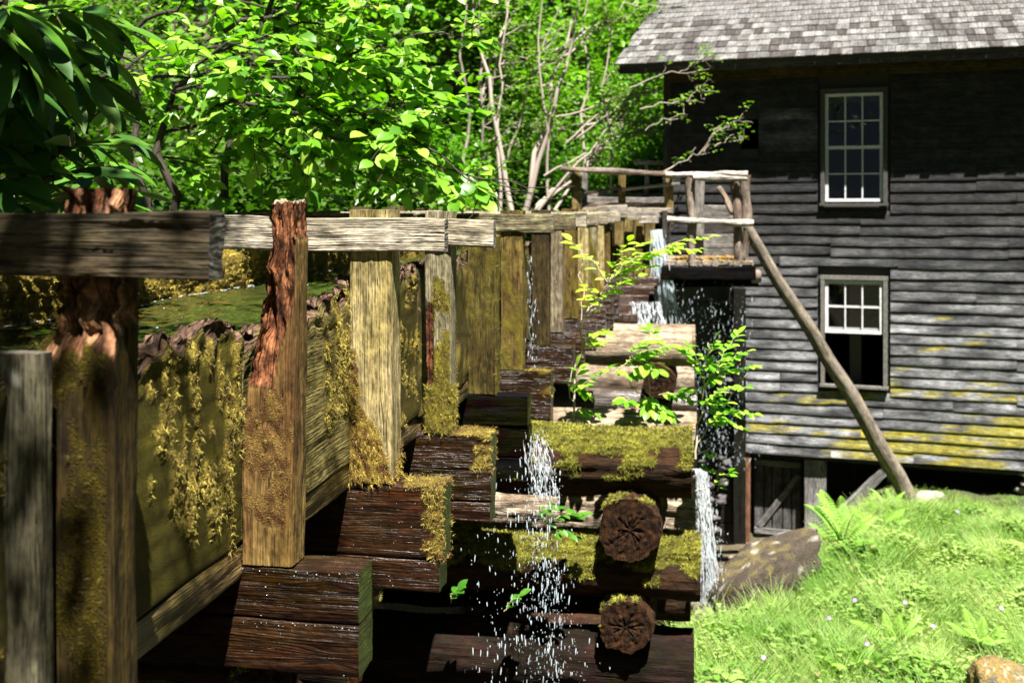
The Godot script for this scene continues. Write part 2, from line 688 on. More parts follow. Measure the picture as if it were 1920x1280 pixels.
func rock_mesh(size: Vector3, seed_off: float, c1: Color, c2: Color, moss_c: Color, moss_amt: float, det := 20) -> ArrayMesh:
	var verts := PackedVector3Array()
	var uvs := PackedVector2Array()
	var cols := PackedColorArray()
	var cls := PackedByteArray()
	var idx := PackedInt32Array()
	for j in det + 1:
		for i in det * 2 + 1:
			var th := PI * j / det
			var ph := TAU * (i % (det * 2)) / (det * 2)
			var d := Vector3(sin(th) * cos(ph), cos(th), sin(th) * sin(ph))
			# flattened facets
			var r := 1.0
			for q in 15:
				var f := Vector3(sn.get_noise_1d(q * 7.3 + seed_off), sn.get_noise_1d(q * 3.1 + seed_off + 50.0), sn.get_noise_1d(q * 5.7 + seed_off + 90.0)).normalized()
				var k := f.dot(d)
				if k > 0.05:
					r = minf(r, (0.66 + 0.16 * sn.get_noise_1d(q * 11.9 + seed_off)) / k)
			r *= 1.0 + 0.13 * fb.get_noise_3d(d.x * 2.2 + seed_off, d.y * 2.2, d.z * 2.2) + 0.05 * fb.get_noise_3d(d.x * 9.0 + seed_off, d.y * 9.0, d.z * 9.0)
			verts.append(d * r * size * 0.5)
			uvs.append(Vector2(ph, th))
			var t := clampf(0.5 + 0.9 * fb.get_noise_3d(d.x * 4.0, d.y * 4.0 + seed_off, d.z * 4.0), 0.0, 1.0)
			var c := c1.lerp(c2, t)
			var mo := d.y * 0.5 + 0.9 * fb.get_noise_3d(d.x * 2.6, d.y * 2.6, d.z * 2.6 + seed_off) + moss_amt
			if mo > 0.5:
				c = moss_c.lerp(c, 0.25 * t)
			if sn.get_noise_3d(d.x * 9.0 + seed_off, d.y * 9.0, d.z * 9.0) > 0.62:
				c = c.lerp(Color(0.5, 0.47, 0.4), 0.7)      # pale lichen
			cols.append(c)
			cls.append(0)
	var w := det * 2 + 1
	for j in det:
		for i in det * 2:
			var a := j * w + i
			idx.append_array([a, a + 1, a + w + 1, a, a + w + 1, a + w])
	return finish(verts, uvs, cols, cls, idx, ["stone", "moss", "rot"]).mesh

# scatter tufts over recorded moss spots (in the mesh's own axes), as one mossy part
func grow_moss(parent: Node3D, tr: Transform3D, spots: Array, share: float, mesh: Mesh, size: Vector2, hang: float, c1: Color, c2: Color, called := "moss", lift := 0.0) -> void:
	var xf := []
	var cols := []
	for s in spots:
		for again in int(ceil(share)):
			if rng.randf() > share - again:
				continue
			var p: Vector3 = tr * (s[0] as Vector3)
			var nn: Vector3 = (tr.basis * (s[1] as Vector3)).normalized()
			var dir := (nn + Vector3.DOWN * hang * frand(0.5, 1.3) + Vector3(frand(-1, 1), frand(-1, 1), frand(-1, 1)) * 0.35).normalized()
			var side := dir.cross(Vector3(frand(-1, 1), frand(-1, 1), frand(-1, 1))).normalized()
			if side.length_squared() < 0.5:
				continue
			var k := frand(size.x, size.y)
			var b := Basis(side, dir, side.cross(dir)) * k
			xf.append(Transform3D(b, p + nn * lift + Vector3(frand(-1, 1), frand(-1, 1), frand(-1, 1)) * 0.006))
			var t := clampf(0.5 + 0.9 * fb.get_noise_3d(p.x * 9.0, p.y * 9.0, p.z * 9.0) + frand(-0.25, 0.25), 0.0, 1.0)
			cols.append(c1.lerp(c2, t))
	if xf.size():
		many(called, mesh, mats.tuft, parent, xf, cols)

# ---------------------------------------------------------------- the ground
func ground_height(x: float, z: float) -> float:      # z metres ahead of the camera
	var b := 0.9859 * x - 0.1676 * z
	var right := -2.75 - 0.068 * clampf(z, 3.0, 15.0) - 0.13 * smoothstep(11.0, 13.5, z)
	if z < 3.2:
		right = lerpf(-1.65, right, smoothstep(0.4, 3.2, z))
	var edge := bank_edge(z)
	var creek := right - lerpf(1.05, 0.90, smoothstep(11.5, 12.8, z))
	var y := lerpf(creek, right, smoothstep(edge - 0.75, edge + 0.35, x))
	var left := -0.95 + 0.16 * maxf(0.0, -b - 3.0) + 0.10 * maxf(0.0, -b - 9.0)
	y = lerpf(y, left, smoothstep(-2.1, -3.2, b))
	var far := smoothstep(14.6, 17.5, z) * smoothstep(3.4, 1.4, x - (z - 15.85) * 0.35)
	y = lerpf(y, maxf(-0.75 + 0.10 * maxf(0.0, z - 18.0), left), far)
	y += 0.13 * maxf(0.0, z - 24.0)
	return y + 0.07 * fb.get_noise_2d(x * 0.9, z * 0.9) + 0.03 * sn.get_noise_2d(x * 4.0, z * 4.0)

func bank_edge(z: float) -> float:
	return 0.45 + (z - 7.8) * 0.5 if z < 7.8 else (0.45 + 2.05 * smoothstep(7.8, 9.3, z) if z < 9.7 else 2.5 + 0.5 * minf(1.0, z - 9.7) + maxf(0.0, z - 10.7) * 0.45)

func is_bank(x: float, z: float) -> bool:
	return x > bank_edge(z) - 0.25 and 0.9859 * x - 0.1676 * z > -0.2

func build_ground() -> void:
	var st := SurfaceTool.new()
	st.begin(Mesh.PRIMITIVE_TRIANGLES)
	var xs := []
	var zs := []
	var v := -60.0
	while v < 60.0:
		xs.append(v)
		v += 0.22 if absf(v - 2.0) < 5.0 else (0.6 if absf(v) < 12.0 else 2.5)
	v = -25.0
	while v < 90.0:
		zs.append(v)
		v += 0.22 if v > 3.0 and v < 17.0 else (0.6 if v > -2.0 and v < 26.0 else 2.5)
	for z in zs:
		for x in xs:
			var t := clampf(0.5 + fb.get_noise_2d(x * 1.7, z * 1.7), 0.0, 1.0)
			var c := Color(0.075, 0.052, 0.030).lerp(Color(0.12, 0.085, 0.05), t)
			if is_bank(x, z):
				c = Color(0.05, 0.085, 0.015).lerp(Color(0.10, 0.085, 0.03), t)
			elif z > 14.0 or x < -1.5:
				c = Color(0.06, 0.065, 0.02).lerp(Color(0.13, 0.09, 0.05), t)
			st.set_color(c)
			st.set_uv(Vector2(x, z))
			st.add_vertex(Vector3(x, ground_height(x, z), -z))
	var w := xs.size()
	for j in zs.size() - 1:
		for i in w - 1:
			var a := j * w + i
			for k in [a, a + w, a + w + 1, a, a + w + 1, a + 1]:
				st.add_index(k)
	st.generate_normals()
	put("ground", st.commit(), mats.soil, null, Transform3D.IDENTITY, "structure")

# ---------------------------------------------------------------- the mill
func plank_tone(y: float, s: float) -> Array:          # weathered clapboard: less bleached under the eaves, darkened further to blend the eave shadow
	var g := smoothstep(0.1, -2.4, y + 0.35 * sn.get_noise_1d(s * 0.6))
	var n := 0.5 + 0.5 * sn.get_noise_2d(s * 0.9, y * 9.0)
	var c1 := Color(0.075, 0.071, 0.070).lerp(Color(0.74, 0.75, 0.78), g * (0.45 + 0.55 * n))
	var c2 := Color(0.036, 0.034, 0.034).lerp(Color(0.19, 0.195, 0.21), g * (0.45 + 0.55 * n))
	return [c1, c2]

func build_mill() -> void:
	var base_y := -4.85
	var tr := Transform3D(Basis(Vector3(0.945, 0, 0.327), Vector3.UP, Vector3(-0.327, 0, 0.945)), Vector3(2.34, base_y, -15.85))
	var mill := thing("mill_building", "weathered dark clapboard mill with shake roof and white sash windows", "mill", tr)
	var width := 8.6
	var depth := 6.6
	var low := -3.5
	var high := 2.12
	var lc := func(s: float, y: float, n: float) -> Vector3: return tr * Vector3(s, y - base_y, n)
	var rot := tr.basis
	# openings in the front wall: [s0, s1, y0, y1]
	var openings := [[2.20, 3.02, 0.06, 1.66], [2.20, 3.02, -2.50, -0.98], [1.04, 1.30, 0.87, 1.30]]
	# the boarded shell behind the siding, built round the openings
	var cuts_s := [0.0, 1.04, 1.30, 2.20, 3.02, width]
	var cuts_y := [low, -2.50, -0.98, 0.06, 0.87, 1.30, 1.66, high]
	var bx := []
	for i in cuts_s.size() - 1:
		for j in cuts_y.size() - 1:
			var ms: float = (cuts_s[i] + cuts_s[i + 1]) / 2.0
			var my: float = (cuts_y[j] + cuts_y[j + 1]) / 2.0
			var open := false
			for o in openings:
				if ms > o[0] and ms < o[1] and my > o[2] and my < o[3]:
					open = true
			if not open:
				bx.append([Vector3(ms, my - base_y, -0.05), Vector3(cuts_s[i + 1] - cuts_s[i], cuts_y[j + 1] - cuts_y[j], 0.06)])
	put("wall_sheathing", boxes(bx), mats.dark, mill, tr)
	var hm := (low + high) / 2.0 - base_y
	put("gable_wall", boxes([[Vector3(0.03, hm, -depth / 2.0), Vector3(0.06, high - low, depth - 0.18)]]), mats.dark, mill, tr)
	put("gable_wall", boxes([[Vector3(width - 0.03, hm, -depth / 2.0), Vector3(0.06, high - low, depth - 0.18)]]), mats.dark, mill, tr)
	put("rear_wall", boxes([[Vector3(width / 2.0, hm, -depth), Vector3(width, high - low, 0.06)]]), mats.dark, mill, tr)
	put("floor", boxes([[Vector3(width / 2.0, low - base_y + 0.05, -depth / 2.0), Vector3(width - 0.13, 0.1, depth - 0.19)]]), mats.dark, mill, tr)
	put("upper_floor", boxes([[Vector3(width / 2.0, -0.55 - base_y, -depth / 2.0), Vector3(width - 0.13, 0.1, depth - 0.19)]]), mats.dark, mill, tr)
	# clapboards, one by one, each row cut at the openings
	var pitch := 0.150
	var rows := int((high - low - 0.1) / pitch) + 1
	for r in rows:
		var y := low + r * pitch
		if y > high - 0.18:
			break
		var spans := []
		var stops := [0.0, width]
		var cut := []
		for o in openings:
			if y + 0.155 > o[2] - (0.02 if o[1] < 2 else 0.08) and y < o[3] + (0.02 if o[1] < 2 else 0.10):
				cut.append([o[0] - (0.0 if o[1] < 2 else 0.075), o[1] + (0.0 if o[1] < 2 else 0.075)])
		var at_s := 0.0
		cut.sort_custom(func(p, q): return p[0] < q[0])
		for c in cut:
			spans.append([at_s, c[0]])
			at_s = c[1]
		spans.append([at_s, width])
		var final := []
		for sp in spans:
			var s0: float = sp[0]
			while s0 < sp[1] - 0.05:
				var s1: float = s0 + [1.1, 1.6, 2.3, 3.0][rng.randi() % 4]
				if sp[1] - s1 < 0.5:
					s1 = sp[1]
				s1 = minf(s1, sp[1])
				final.append([s0, s1])
				s0 = s1
		for f in final:
			var ln: float = f[1] - f[0] - 0.004
			var sag := -0.012 * sin((f[0] + ln / 2.0) * 1.1 + r * 0.2)
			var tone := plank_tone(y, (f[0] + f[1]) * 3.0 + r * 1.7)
			if y < 1.32 and y > 0.72 and f[0] > 1.0 and f[1] < 2.3:
				tone = [Color(0.20, 0.20, 0.21), Color(0.10, 0.10, 0.105)]      # the paler patch boards beside the upper window
			var yy := y
			var moss_f := func(p: Vector3, nn: Vector3, _h: float) -> float:
				var s: float = f[0] + p.y
				var low_k := smoothstep(-0.9, -3.1, yy)
				return -0.45 + low_k * (0.60 + 0.36 * smoothstep(1.6, 3.4, s)) + 0.5 * sn.get_noise_2d(s * 0.5, yy * 2.0) - (0.25 if nn.z > 0.5 else 0.0)
			var P := {"seg": 0.16, "per": 10, "corner": 0.0, "rough": 0.0012, "c1": tone[0], "c2": tone[1], "stain_or_shade": Color(0.036, 0.038, 0.044), "stain_or_shade_k": 0.9, "stain_or_shade_more": -0.05, "mats": ["wood_far", "wood_far", "wood_far"], "moss": moss_f, "moss_h": 0.0, "m1": Color(0.46, 0.39, 0.04), "m2": Color(0.34, 0.33, 0.14)}
			var warp_at := frand(0, 100)
			P["deform"] = func(p: Vector3, _n: Vector3) -> Vector3: return p + Vector3(0.006 * sn.get_noise_1d(p.y * 0.9 + warp_at), 0, 0.004 * sn.get_noise_1d(p.y * 1.3 + warp_at))
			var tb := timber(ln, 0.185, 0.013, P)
			# board axis along +s, its width tilted so that the lower edge stands out
			var tilt := Basis(Vector3(1, 0, 0), deg_to_rad(-7.5))
			var bb := rot * (tilt * Basis(Vector3(0, -1, 0), Vector3(1, 0, 0), Vector3(0, 0, 1)))
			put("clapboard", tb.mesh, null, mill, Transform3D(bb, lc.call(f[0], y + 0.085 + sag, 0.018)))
	# corner board and frieze
	put("corner_board", timber(high - low, 0.11, 0.03, {"seg": 0.3, "per": 8, "c1": Color(0.10, 0.09, 0.085), "c2": Color(0.04, 0.038, 0.036), "mats": ["wood_far", "moss", "rot"]}).mesh, null, mill, Transform3D(rot, lc.call(-0.03, low, 0.028)))
	put("frieze_board", timber(width, 0.24, 0.03, {"seg": 0.4, "per": 8, "c1": Color(0.14, 0.10, 0.04), "c2": Color(0.07, 0.055, 0.02), "mats": ["wood_far", "moss", "rot"]}).mesh, null, mill, Transform3D(rot * Basis(Vector3(0, -1, 0), Vector3(1, 0, 0), Vector3(0, 0, 1)), lc.call(0.0, high - 0.13, 0.052)))
	# windows: casing, sashes, muntins, panes
	mill_window(mill, tr, base_y, 2.22, 3.00, 0.10, 1.63, true)
	mill_window(mill, tr, base_y, 2.22, 3.00, -2.45, -1.00, false)
	# a post seen inside through the open lower sash
	put("inner_post", boxes([[Vector3(2.62, -1.95 - base_y, -0.6), Vector3(0.16, 2.6, 0.16)]]), mat("inner_wood", lin(0.10, 0.085, 0.07), 0.9, null, null, 0.2, 0.0, false), mill, tr)
	# roof: deck, fascia, shakes
	var slope := atan(0.47)
	var eave := 0.60
	var e0: Vector3 = Vector3(-0.62, high - base_y - 0.06, eave)
	var up := Vector3(0, sin(slope), -cos(slope))
	var nr := Vector3(0, cos(slope), sin(slope))
	var run := (depth / 2.0 + eave) / cos(slope)
	var rb := Basis(Vector3(1, 0, 0), nr, Vector3(1, 0, 0).cross(nr))
	var rl := width + 1.24
	put("roof_deck", boxes([[e0 + Vector3(rl / 2.0, 0, 0) + up * run / 2.0 + nr * 0.0, Vector3(rl, 0.05, run), rb]]), mats.dark, mill, tr)
	var back := Vector3(0, sin(slope), cos(slope))
	var nb := Vector3(0, cos(slope), -sin(slope))
	var e1 := Vector3(-0.62, high - base_y - 0.03, -depth - eave)
	put("roof_deck", boxes([[e1 + Vector3(rl / 2.0, 0, 0) + back * run / 2.0 - back * 0.03, Vector3(rl, 0.05, run - 0.06), Basis(Vector3(1, 0, 0), nb, Vector3(1, 0, 0).cross(nb))]]), mats.dark, mill, tr)
	var gable := SurfaceTool.new()
	gable.begin(Mesh.PRIMITIVE_TRIANGLES)
	for s in [0.0, width]:
		for q in [Vector3(s, high - base_y, -0.02), Vector3(s, high - base_y, -depth + 0.02), Vector3(s, high - base_y + 0.47 * depth / 2.0, -depth / 2.0)]:
			gable.set_normal(Vector3(-1 if s == 0.0 else 1, 0, 0))
			gable.add_vertex(q)
	put("gable_boards", gable.commit(), mats.dark, mill, tr)
	put("rafter_end_board", timber(rl, 0.10, 0.03, {"seg": 0.3, "per": 8, "rough": 0.008, "c1": Color(0.13, 0.12, 0.12), "c2": Color(0.05, 0.05, 0.05), "mats": ["wood_far", "moss", "rot"]}).mesh, null, mill, tr * Transform3D(Basis(Vector3(0, -1, 0), Vector3(1, 0, 0), Vector3(0, 0, 1)), e0 + Vector3(0, -0.05, -0.03)))
	var shake_meshes := []
	for k in 14:
		var t := frand(0.0, 1.0)
		var c := Color(0.17, 0.166, 0.165).lerp(Color(0.38, 0.372, 0.365), t)
		if k % 5 == 0:
			c = Color(0.12, 0.108, 0.105)
		shake_meshes.append(timber(0.52, 0.15, 0.018, {"seg": 0.13, "per": 10, "corner": 0.0, "rough": 0.002, "c1": c, "c2": c * 0.55, "mats": ["wood_far", "moss", "rot"]}).mesh)
	var left_over := []
	var left_cols := []
	var made := 0
	var expo := 0.30
	var n_rows := int(run / expo) + 1
	for r in n_rows:
		var s := -0.64 + frand(-0.06, 0.0)
		while s < width + 0.62:
			var wd := frand(0.10, 0.19)
			var k := rng.randi() % shake_meshes.size()
			var lift := frand(0.0, 0.006)
			var place := e0 + Vector3(s + 0.62 + wd / 2.0, 0, 0) + up * (r * expo - 0.05 + frand(-0.018, 0.018)) + nr * (0.052 + lift)
			# shake axis runs up the slope
			var bb := Basis(Vector3(1, 0, 0) * (wd - 0.006) / 0.15, up.rotated(Vector3(1, 0, 0), -0.04), nr.rotated(Vector3(1, 0, 0), -0.04))
			var world := tr * Transform3D(bb, place)
			if made < 300 and s < 6.2 and r < 9:
				put("roof_shake", shake_meshes[k], null, mill, world)
				made += 1
			else:
				left_over.append(world)
				left_cols.append(Color(0.62, 0.58, 0.56).lerp(Color(1, 1, 1), frand(0, 1)))
			s += wd
	many("upper_shakes", timber(0.52, 0.15, 0.018, {"seg": 0.26, "per": 8, "corner": 0.0, "rough": 0.002, "c1": Color(0.33, 0.33, 0.335), "c2": Color(0.18, 0.175, 0.175), "mats": ["wood_far", "moss", "rot"]}).mesh, null, mill, left_over, left_cols)
	# beneath the mill: sill, door, posts, brace, dark rear boards, stones
	var grey := {"seg": 0.12, "per": 16, "rough": 0.006, "c1": Color(0.36, 0.35, 0.34), "c2": Color(0.16, 0.155, 0.15), "mats": ["wood_far", "moss", "rot"]}
	put("foundation_post", timber(1.5, 0.30, 0.26, grey).mesh, null, mill, Transform3D(rot, lc.call(2.08, -4.98, -0.22)))
	put("foundation_post", timber(1.35, 0.2, 0.2, grey).mesh, null, mill, Transform3D(rot, lc.call(3.15, -4.85, -0.45)))
	put("foundation_post", timber(1.3, 0.2, 0.2, grey).mesh, null, mill, Transform3D(rot, lc.call(6.4, -4.8, -0.6)))
	var orange := timber(1.45, 0.075, 0.05, {"seg": 0.2, "per": 8, "c1": Color(0.30, 0.15, 0.085), "c2": Color(0.20, 0.10, 0.06), "mats": ["wood_far", "moss", "rot"]})
	put("jamb_post", orange.mesh, null, mill, Transform3D(rot, lc.call(1.14, -4.97, -0.02)))
	mill.get_child(mill.get_child_count() - 1).set_meta("label", "reddish brown door jamb under the mill corner")
	var p0: Vector3 = lc.call(2.30, -4.45, 0.03)
	var p1: Vector3 = lc.call(3.10, -3.56, -0.08)
	put("diagonal_brace", timber(p0.distance_to(p1), 0.13, 0.08, grey).mesh, null, mill, Transform3D(aim_y(p1 - p0), p0))
	var door_planks := [[1.20, 0.14], [1.345, 0.11], [1.46, 0.15], [1.615, 0.12], [1.74, 0.14]]
	var door := put("door", boxes([[Vector3(1.54, -4.2 - base_y, -0.34), Vector3(0.70, 1.38, 0.02)]]), mats.dark, mill, tr)
	for d in door_planks:
		put("plank", timber(1.36, d[1] - 0.012, 0.025, {"seg": 0.15, "per": 8, "c1": Color(0.17, 0.165, 0.16), "c2": Color(0.06, 0.06, 0.06), "mats": ["wood_far", "moss", "rot"]}).mesh, null, door, Transform3D(rot, lc.call(d[0] + d[1] / 2.0, -4.88, -0.31)))
	for yb in [-3.72, -4.72]:
		put("ledge", timber(0.66, 0.09, 0.03, grey).mesh, null, door, Transform3D(rot * Basis(Vector3(0, -1, 0), Vector3(1, 0, 0), Vector3(0, 0, 1)), lc.call(1.21, yb, -0.27)))
	var q0: Vector3 = lc.call(1.28, -4.66, -0.268)
	var q1: Vector3 = lc.call(1.84, -3.86, -0.268)
	put("door_brace", timber(q0.distance_to(q1), 0.09, 0.03, grey).mesh, null, door, Transform3D(aim_y(q1 - q0), q0))
	var rear := []
	for k in 16:
		rear.append([Vector3(2.0 + k * 0.4, -4.15 - base_y, -1.3 + (k % 2) * 0.03), Vector3(0.39, 1.3, 0.03)])
	put("under_boards", boxes(rear), mats.dark, mill, tr)
	mill.get_child(mill.get_child_count() - 1).set_meta("kind", "stuff")
	put("sill_timber", timber(width, 0.2, 0.2, {"seg": 0.4, "per": 8, "c1": Color(0.08, 0.075, 0.07), "c2": Color(0.04, 0.04, 0.04), "mats": ["wood_far", "moss", "rot"]}).mesh, null, mill, Transform3D(rot * Basis(Vector3(0, -1, 0), Vector3(1, 0, 0), Vector3(0, 0, 1)), lc.call(0, low + 0.02, -0.14)))
	var pile := thing("foundation_stones", "pale stacked stones holding up the mill at the far right edge", "stone pier", Transform3D(Basis.IDENTITY, lc.call(4.78, -4.0, 0.0)))
	for k in 5:
		var sz := Vector3(frand(0.3, 0.42), frand(0.15, 0.2), frand(0.3, 0.4))
		put("stone", rock_mesh(sz, k * 13.0, Color(0.34, 0.31, 0.26), Color(0.20, 0.18, 0.15), Color(0.2, 0.2, 0.05), -0.2, 10), null, pile, Transform3D(Basis(Vector3.UP, k * 1.3), lc.call(4.82 + frand(-0.05, 0.05), -3.92 + k * 0.12, -0.1 + frand(-0.04, 0.04))))
	# the long pole that leans from the bank up to the platform
	var pb := at(1706, 938, 13.75)
	var pt := at(1400, 420, 13.1)
	var pole := thing("prop_pole", "long peeled grey pole leaning across the mill wall from bank to platform", "pole", Transform3D(Basis.IDENTITY, pb))
	var wob := func(p: Vector3, _n: Vector3) -> Vector3:
		var k := lerpf(1.12, 0.72, p.y / 4.1)
		return Vector3(p.x * k + 0.03 * sin(p.y * 1.1) + 0.008 * sin(p.y * 5.0), p.y, p.z * k)
	put("trunk", timber(pb.distance_to(pt), 0.20, 0.20, {"round": true, "seg": 0.05, "per": 22, "rough": 0.006, "c1": Color(0.34, 0.29, 0.24), "c2": Color(0.20, 0.17, 0.14), "deform": wob, "mats": ["wood_far", "moss", "rot"], "lichen": Color(0.36, 0.30, 0.14)}).mesh, null, pole, Transform3D(aim_y(pt - pb), pb))
	put("foot_block", rock_mesh(Vector3(0.55, 0.22, 0.4), 77.0, Color(0.50, 0.46, 0.38), Color(0.36, 0.33, 0.27), Color(0.2, 0.2, 0.05), -0.5, 12), null, pole, Transform3D(Basis(Vector3.UP, 0.3), at(1738, 934, 13.9)))

func aim_y(d: Vector3) -> Basis:
	var y := d.normalized()
	var x := y.cross(Vector3(0, 0, 1)).normalized()
	if absf(y.z) > 0.95:
		x = y.cross(Vector3.UP).normalized()
	return Basis(x, y, x.cross(y))

func mill_window(mill: Node3D, tr: Transform3D, by: float, s0: float, s1: float, y0: float, y1: float, shut: bool) -> void:
	var casing = mat("casing", lin(0.05, 0.047, 0.045), 0.85, mats.wood_far.albedo_texture, null, 0.3, 2.0, false) if not mats.has("casing") else mats.casing
	var casing_low = mat("casing_low", lin(0.13, 0.125, 0.11), 0.85, mats.wood_far.albedo_texture, null, 0.3, 2.0, false) if not mats.has("casing_low") else mats.casing_low
	var m := (s0 + s1) / 2.0
	var ym := (y0 + y1) / 2.0
	var w := s1 - s0
	var h := y1 - y0
	var cw := 0.055
	var win := put("window", boxes([
		[Vector3(s0 - cw / 2.0 - 0.002, ym - by, 0.03), Vector3(cw, h + 0.10, 0.07)],
		[Vector3(s1 + cw / 2.0 + 0.002, ym - by, 0.03), Vector3(cw, h + 0.10, 0.07)],
		[Vector3(m, y1 + cw / 2.0 + 0.01 - by, 0.033), Vector3(w + 2 * cw + 0.02, cw, 0.07)],
		[Vector3(m, y0 - 0.035 - by, 0.05), Vector3(w + 2 * cw + 0.03, 0.035, 0.10)]]), casing if shut else casing_low, mill, tr)
	var mid := y0 + h * 0.5
	# the upper sash, and the lower one where it is shut
	window_sash(win, tr, by, s0 + 0.004, s1 - 0.004, mid - 0.02, y1 - 0.005, 0.012)
	if shut:
		window_sash(win, tr, by, s0 + 0.004, s1 - 0.004, y0 + 0.005, mid + 0.02, -0.022)
	else:
		window_sash(win, tr, by, s0 + 0.004, s1 - 0.004, mid + 0.015, y1 - 0.02, -0.026)

func window_sash(win: Node3D, tr: Transform3D, by: float, s0: float, s1: float, y0: float, y1: float, n: float) -> void:
	var st := 0.042
	var mu := 0.018
	var list := [
		[Vector3(s0 + st / 2.0, (y0 + y1) / 2.0 - by, n), Vector3(st, y1 - y0, 0.03)],
		[Vector3(s1 - st / 2.0, (y0 + y1) / 2.0 - by, n), Vector3(st, y1 - y0, 0.03)],
		[Vector3((s0 + s1) / 2.0, y0 + st / 2.0 - by, n + 0.001), Vector3(s1 - s0 - 2 * st, st, 0.03)],
		[Vector3((s0 + s1) / 2.0, y1 - st / 2.0 - by, n + 0.001), Vector3(s1 - s0 - 2 * st, st, 0.03)]]
	var gw := (s1 - s0 - 2 * st) / 3.0
	for k in [1, 2]:
		list.append([Vector3(s0 + st + gw * k, (y0 + y1) / 2.0 - by, n), Vector3(mu, y1 - y0 - 2 * st, 0.026)])
	list.append([Vector3((s0 + s1) / 2.0, (y0 + y1) / 2.0 - by, n + 0.001), Vector3(s1 - s0 - 2 * st, mu, 0.024)])
	put("sash", boxes(list), mats.paint, win, tr)
	for i in 3:
		for j in 2:
			var gh := (y1 - y0 - 2 * st) / 2.0
			var c := Vector3(s0 + st + gw * (i + 0.5), y0 + st + gh * (j + 0.5) - by, n)
			var q := QuadMesh.new()
			q.size = Vector2(gw, gh)
			put("pane", q, mats.glass, win, tr * Transform3D(Basis(Vector3(sn.get_noise_2d(i, j), 1, 0).normalized(), 0.02 * sn.get_noise_2d(i * 3.0 + y0, j * 5.0)), c))

# ---------------------------------------------------------------- the flume
func flume_part(called: String, tb: Dictionary, parent: Node3D, local: Transform3D) -> MeshInstance3D:
	return put(called, tb.mesh, null, parent, flume_frame * local)

var across := Basis(Vector3(0, 1, 0), Vector3(1, 0, 0), Vector3(0, 0, -1))     # timber axis to the right, width upright
var along := Basis(Vector3(1, 0, 0), Vector3(0, 0, -1), Vector3(0, 1, 0))      # timber axis downstream, width to the right, depth upright
var along_up := Basis(Vector3(0, 1, 0), Vector3(0, 0, -1), Vector3(-1, 0, 0))  # timber axis downstream, width upright, depth to the left

const PALE := Color(0.46, 0.40, 0.30)
const PALE2 := Color(0.27, 0.22, 0.15)
const GOLD := Color(0.40, 0.31, 0.045)
const OLIVE := Color(0.11, 0.095, 0.018)
const BROWN := Color(0.13, 0.055, 0.022)

func down(z: float, b: float) -> float:                # how far downstream a depth z lies at offset b
	return (z + 0.1676 * b) / 0.9859

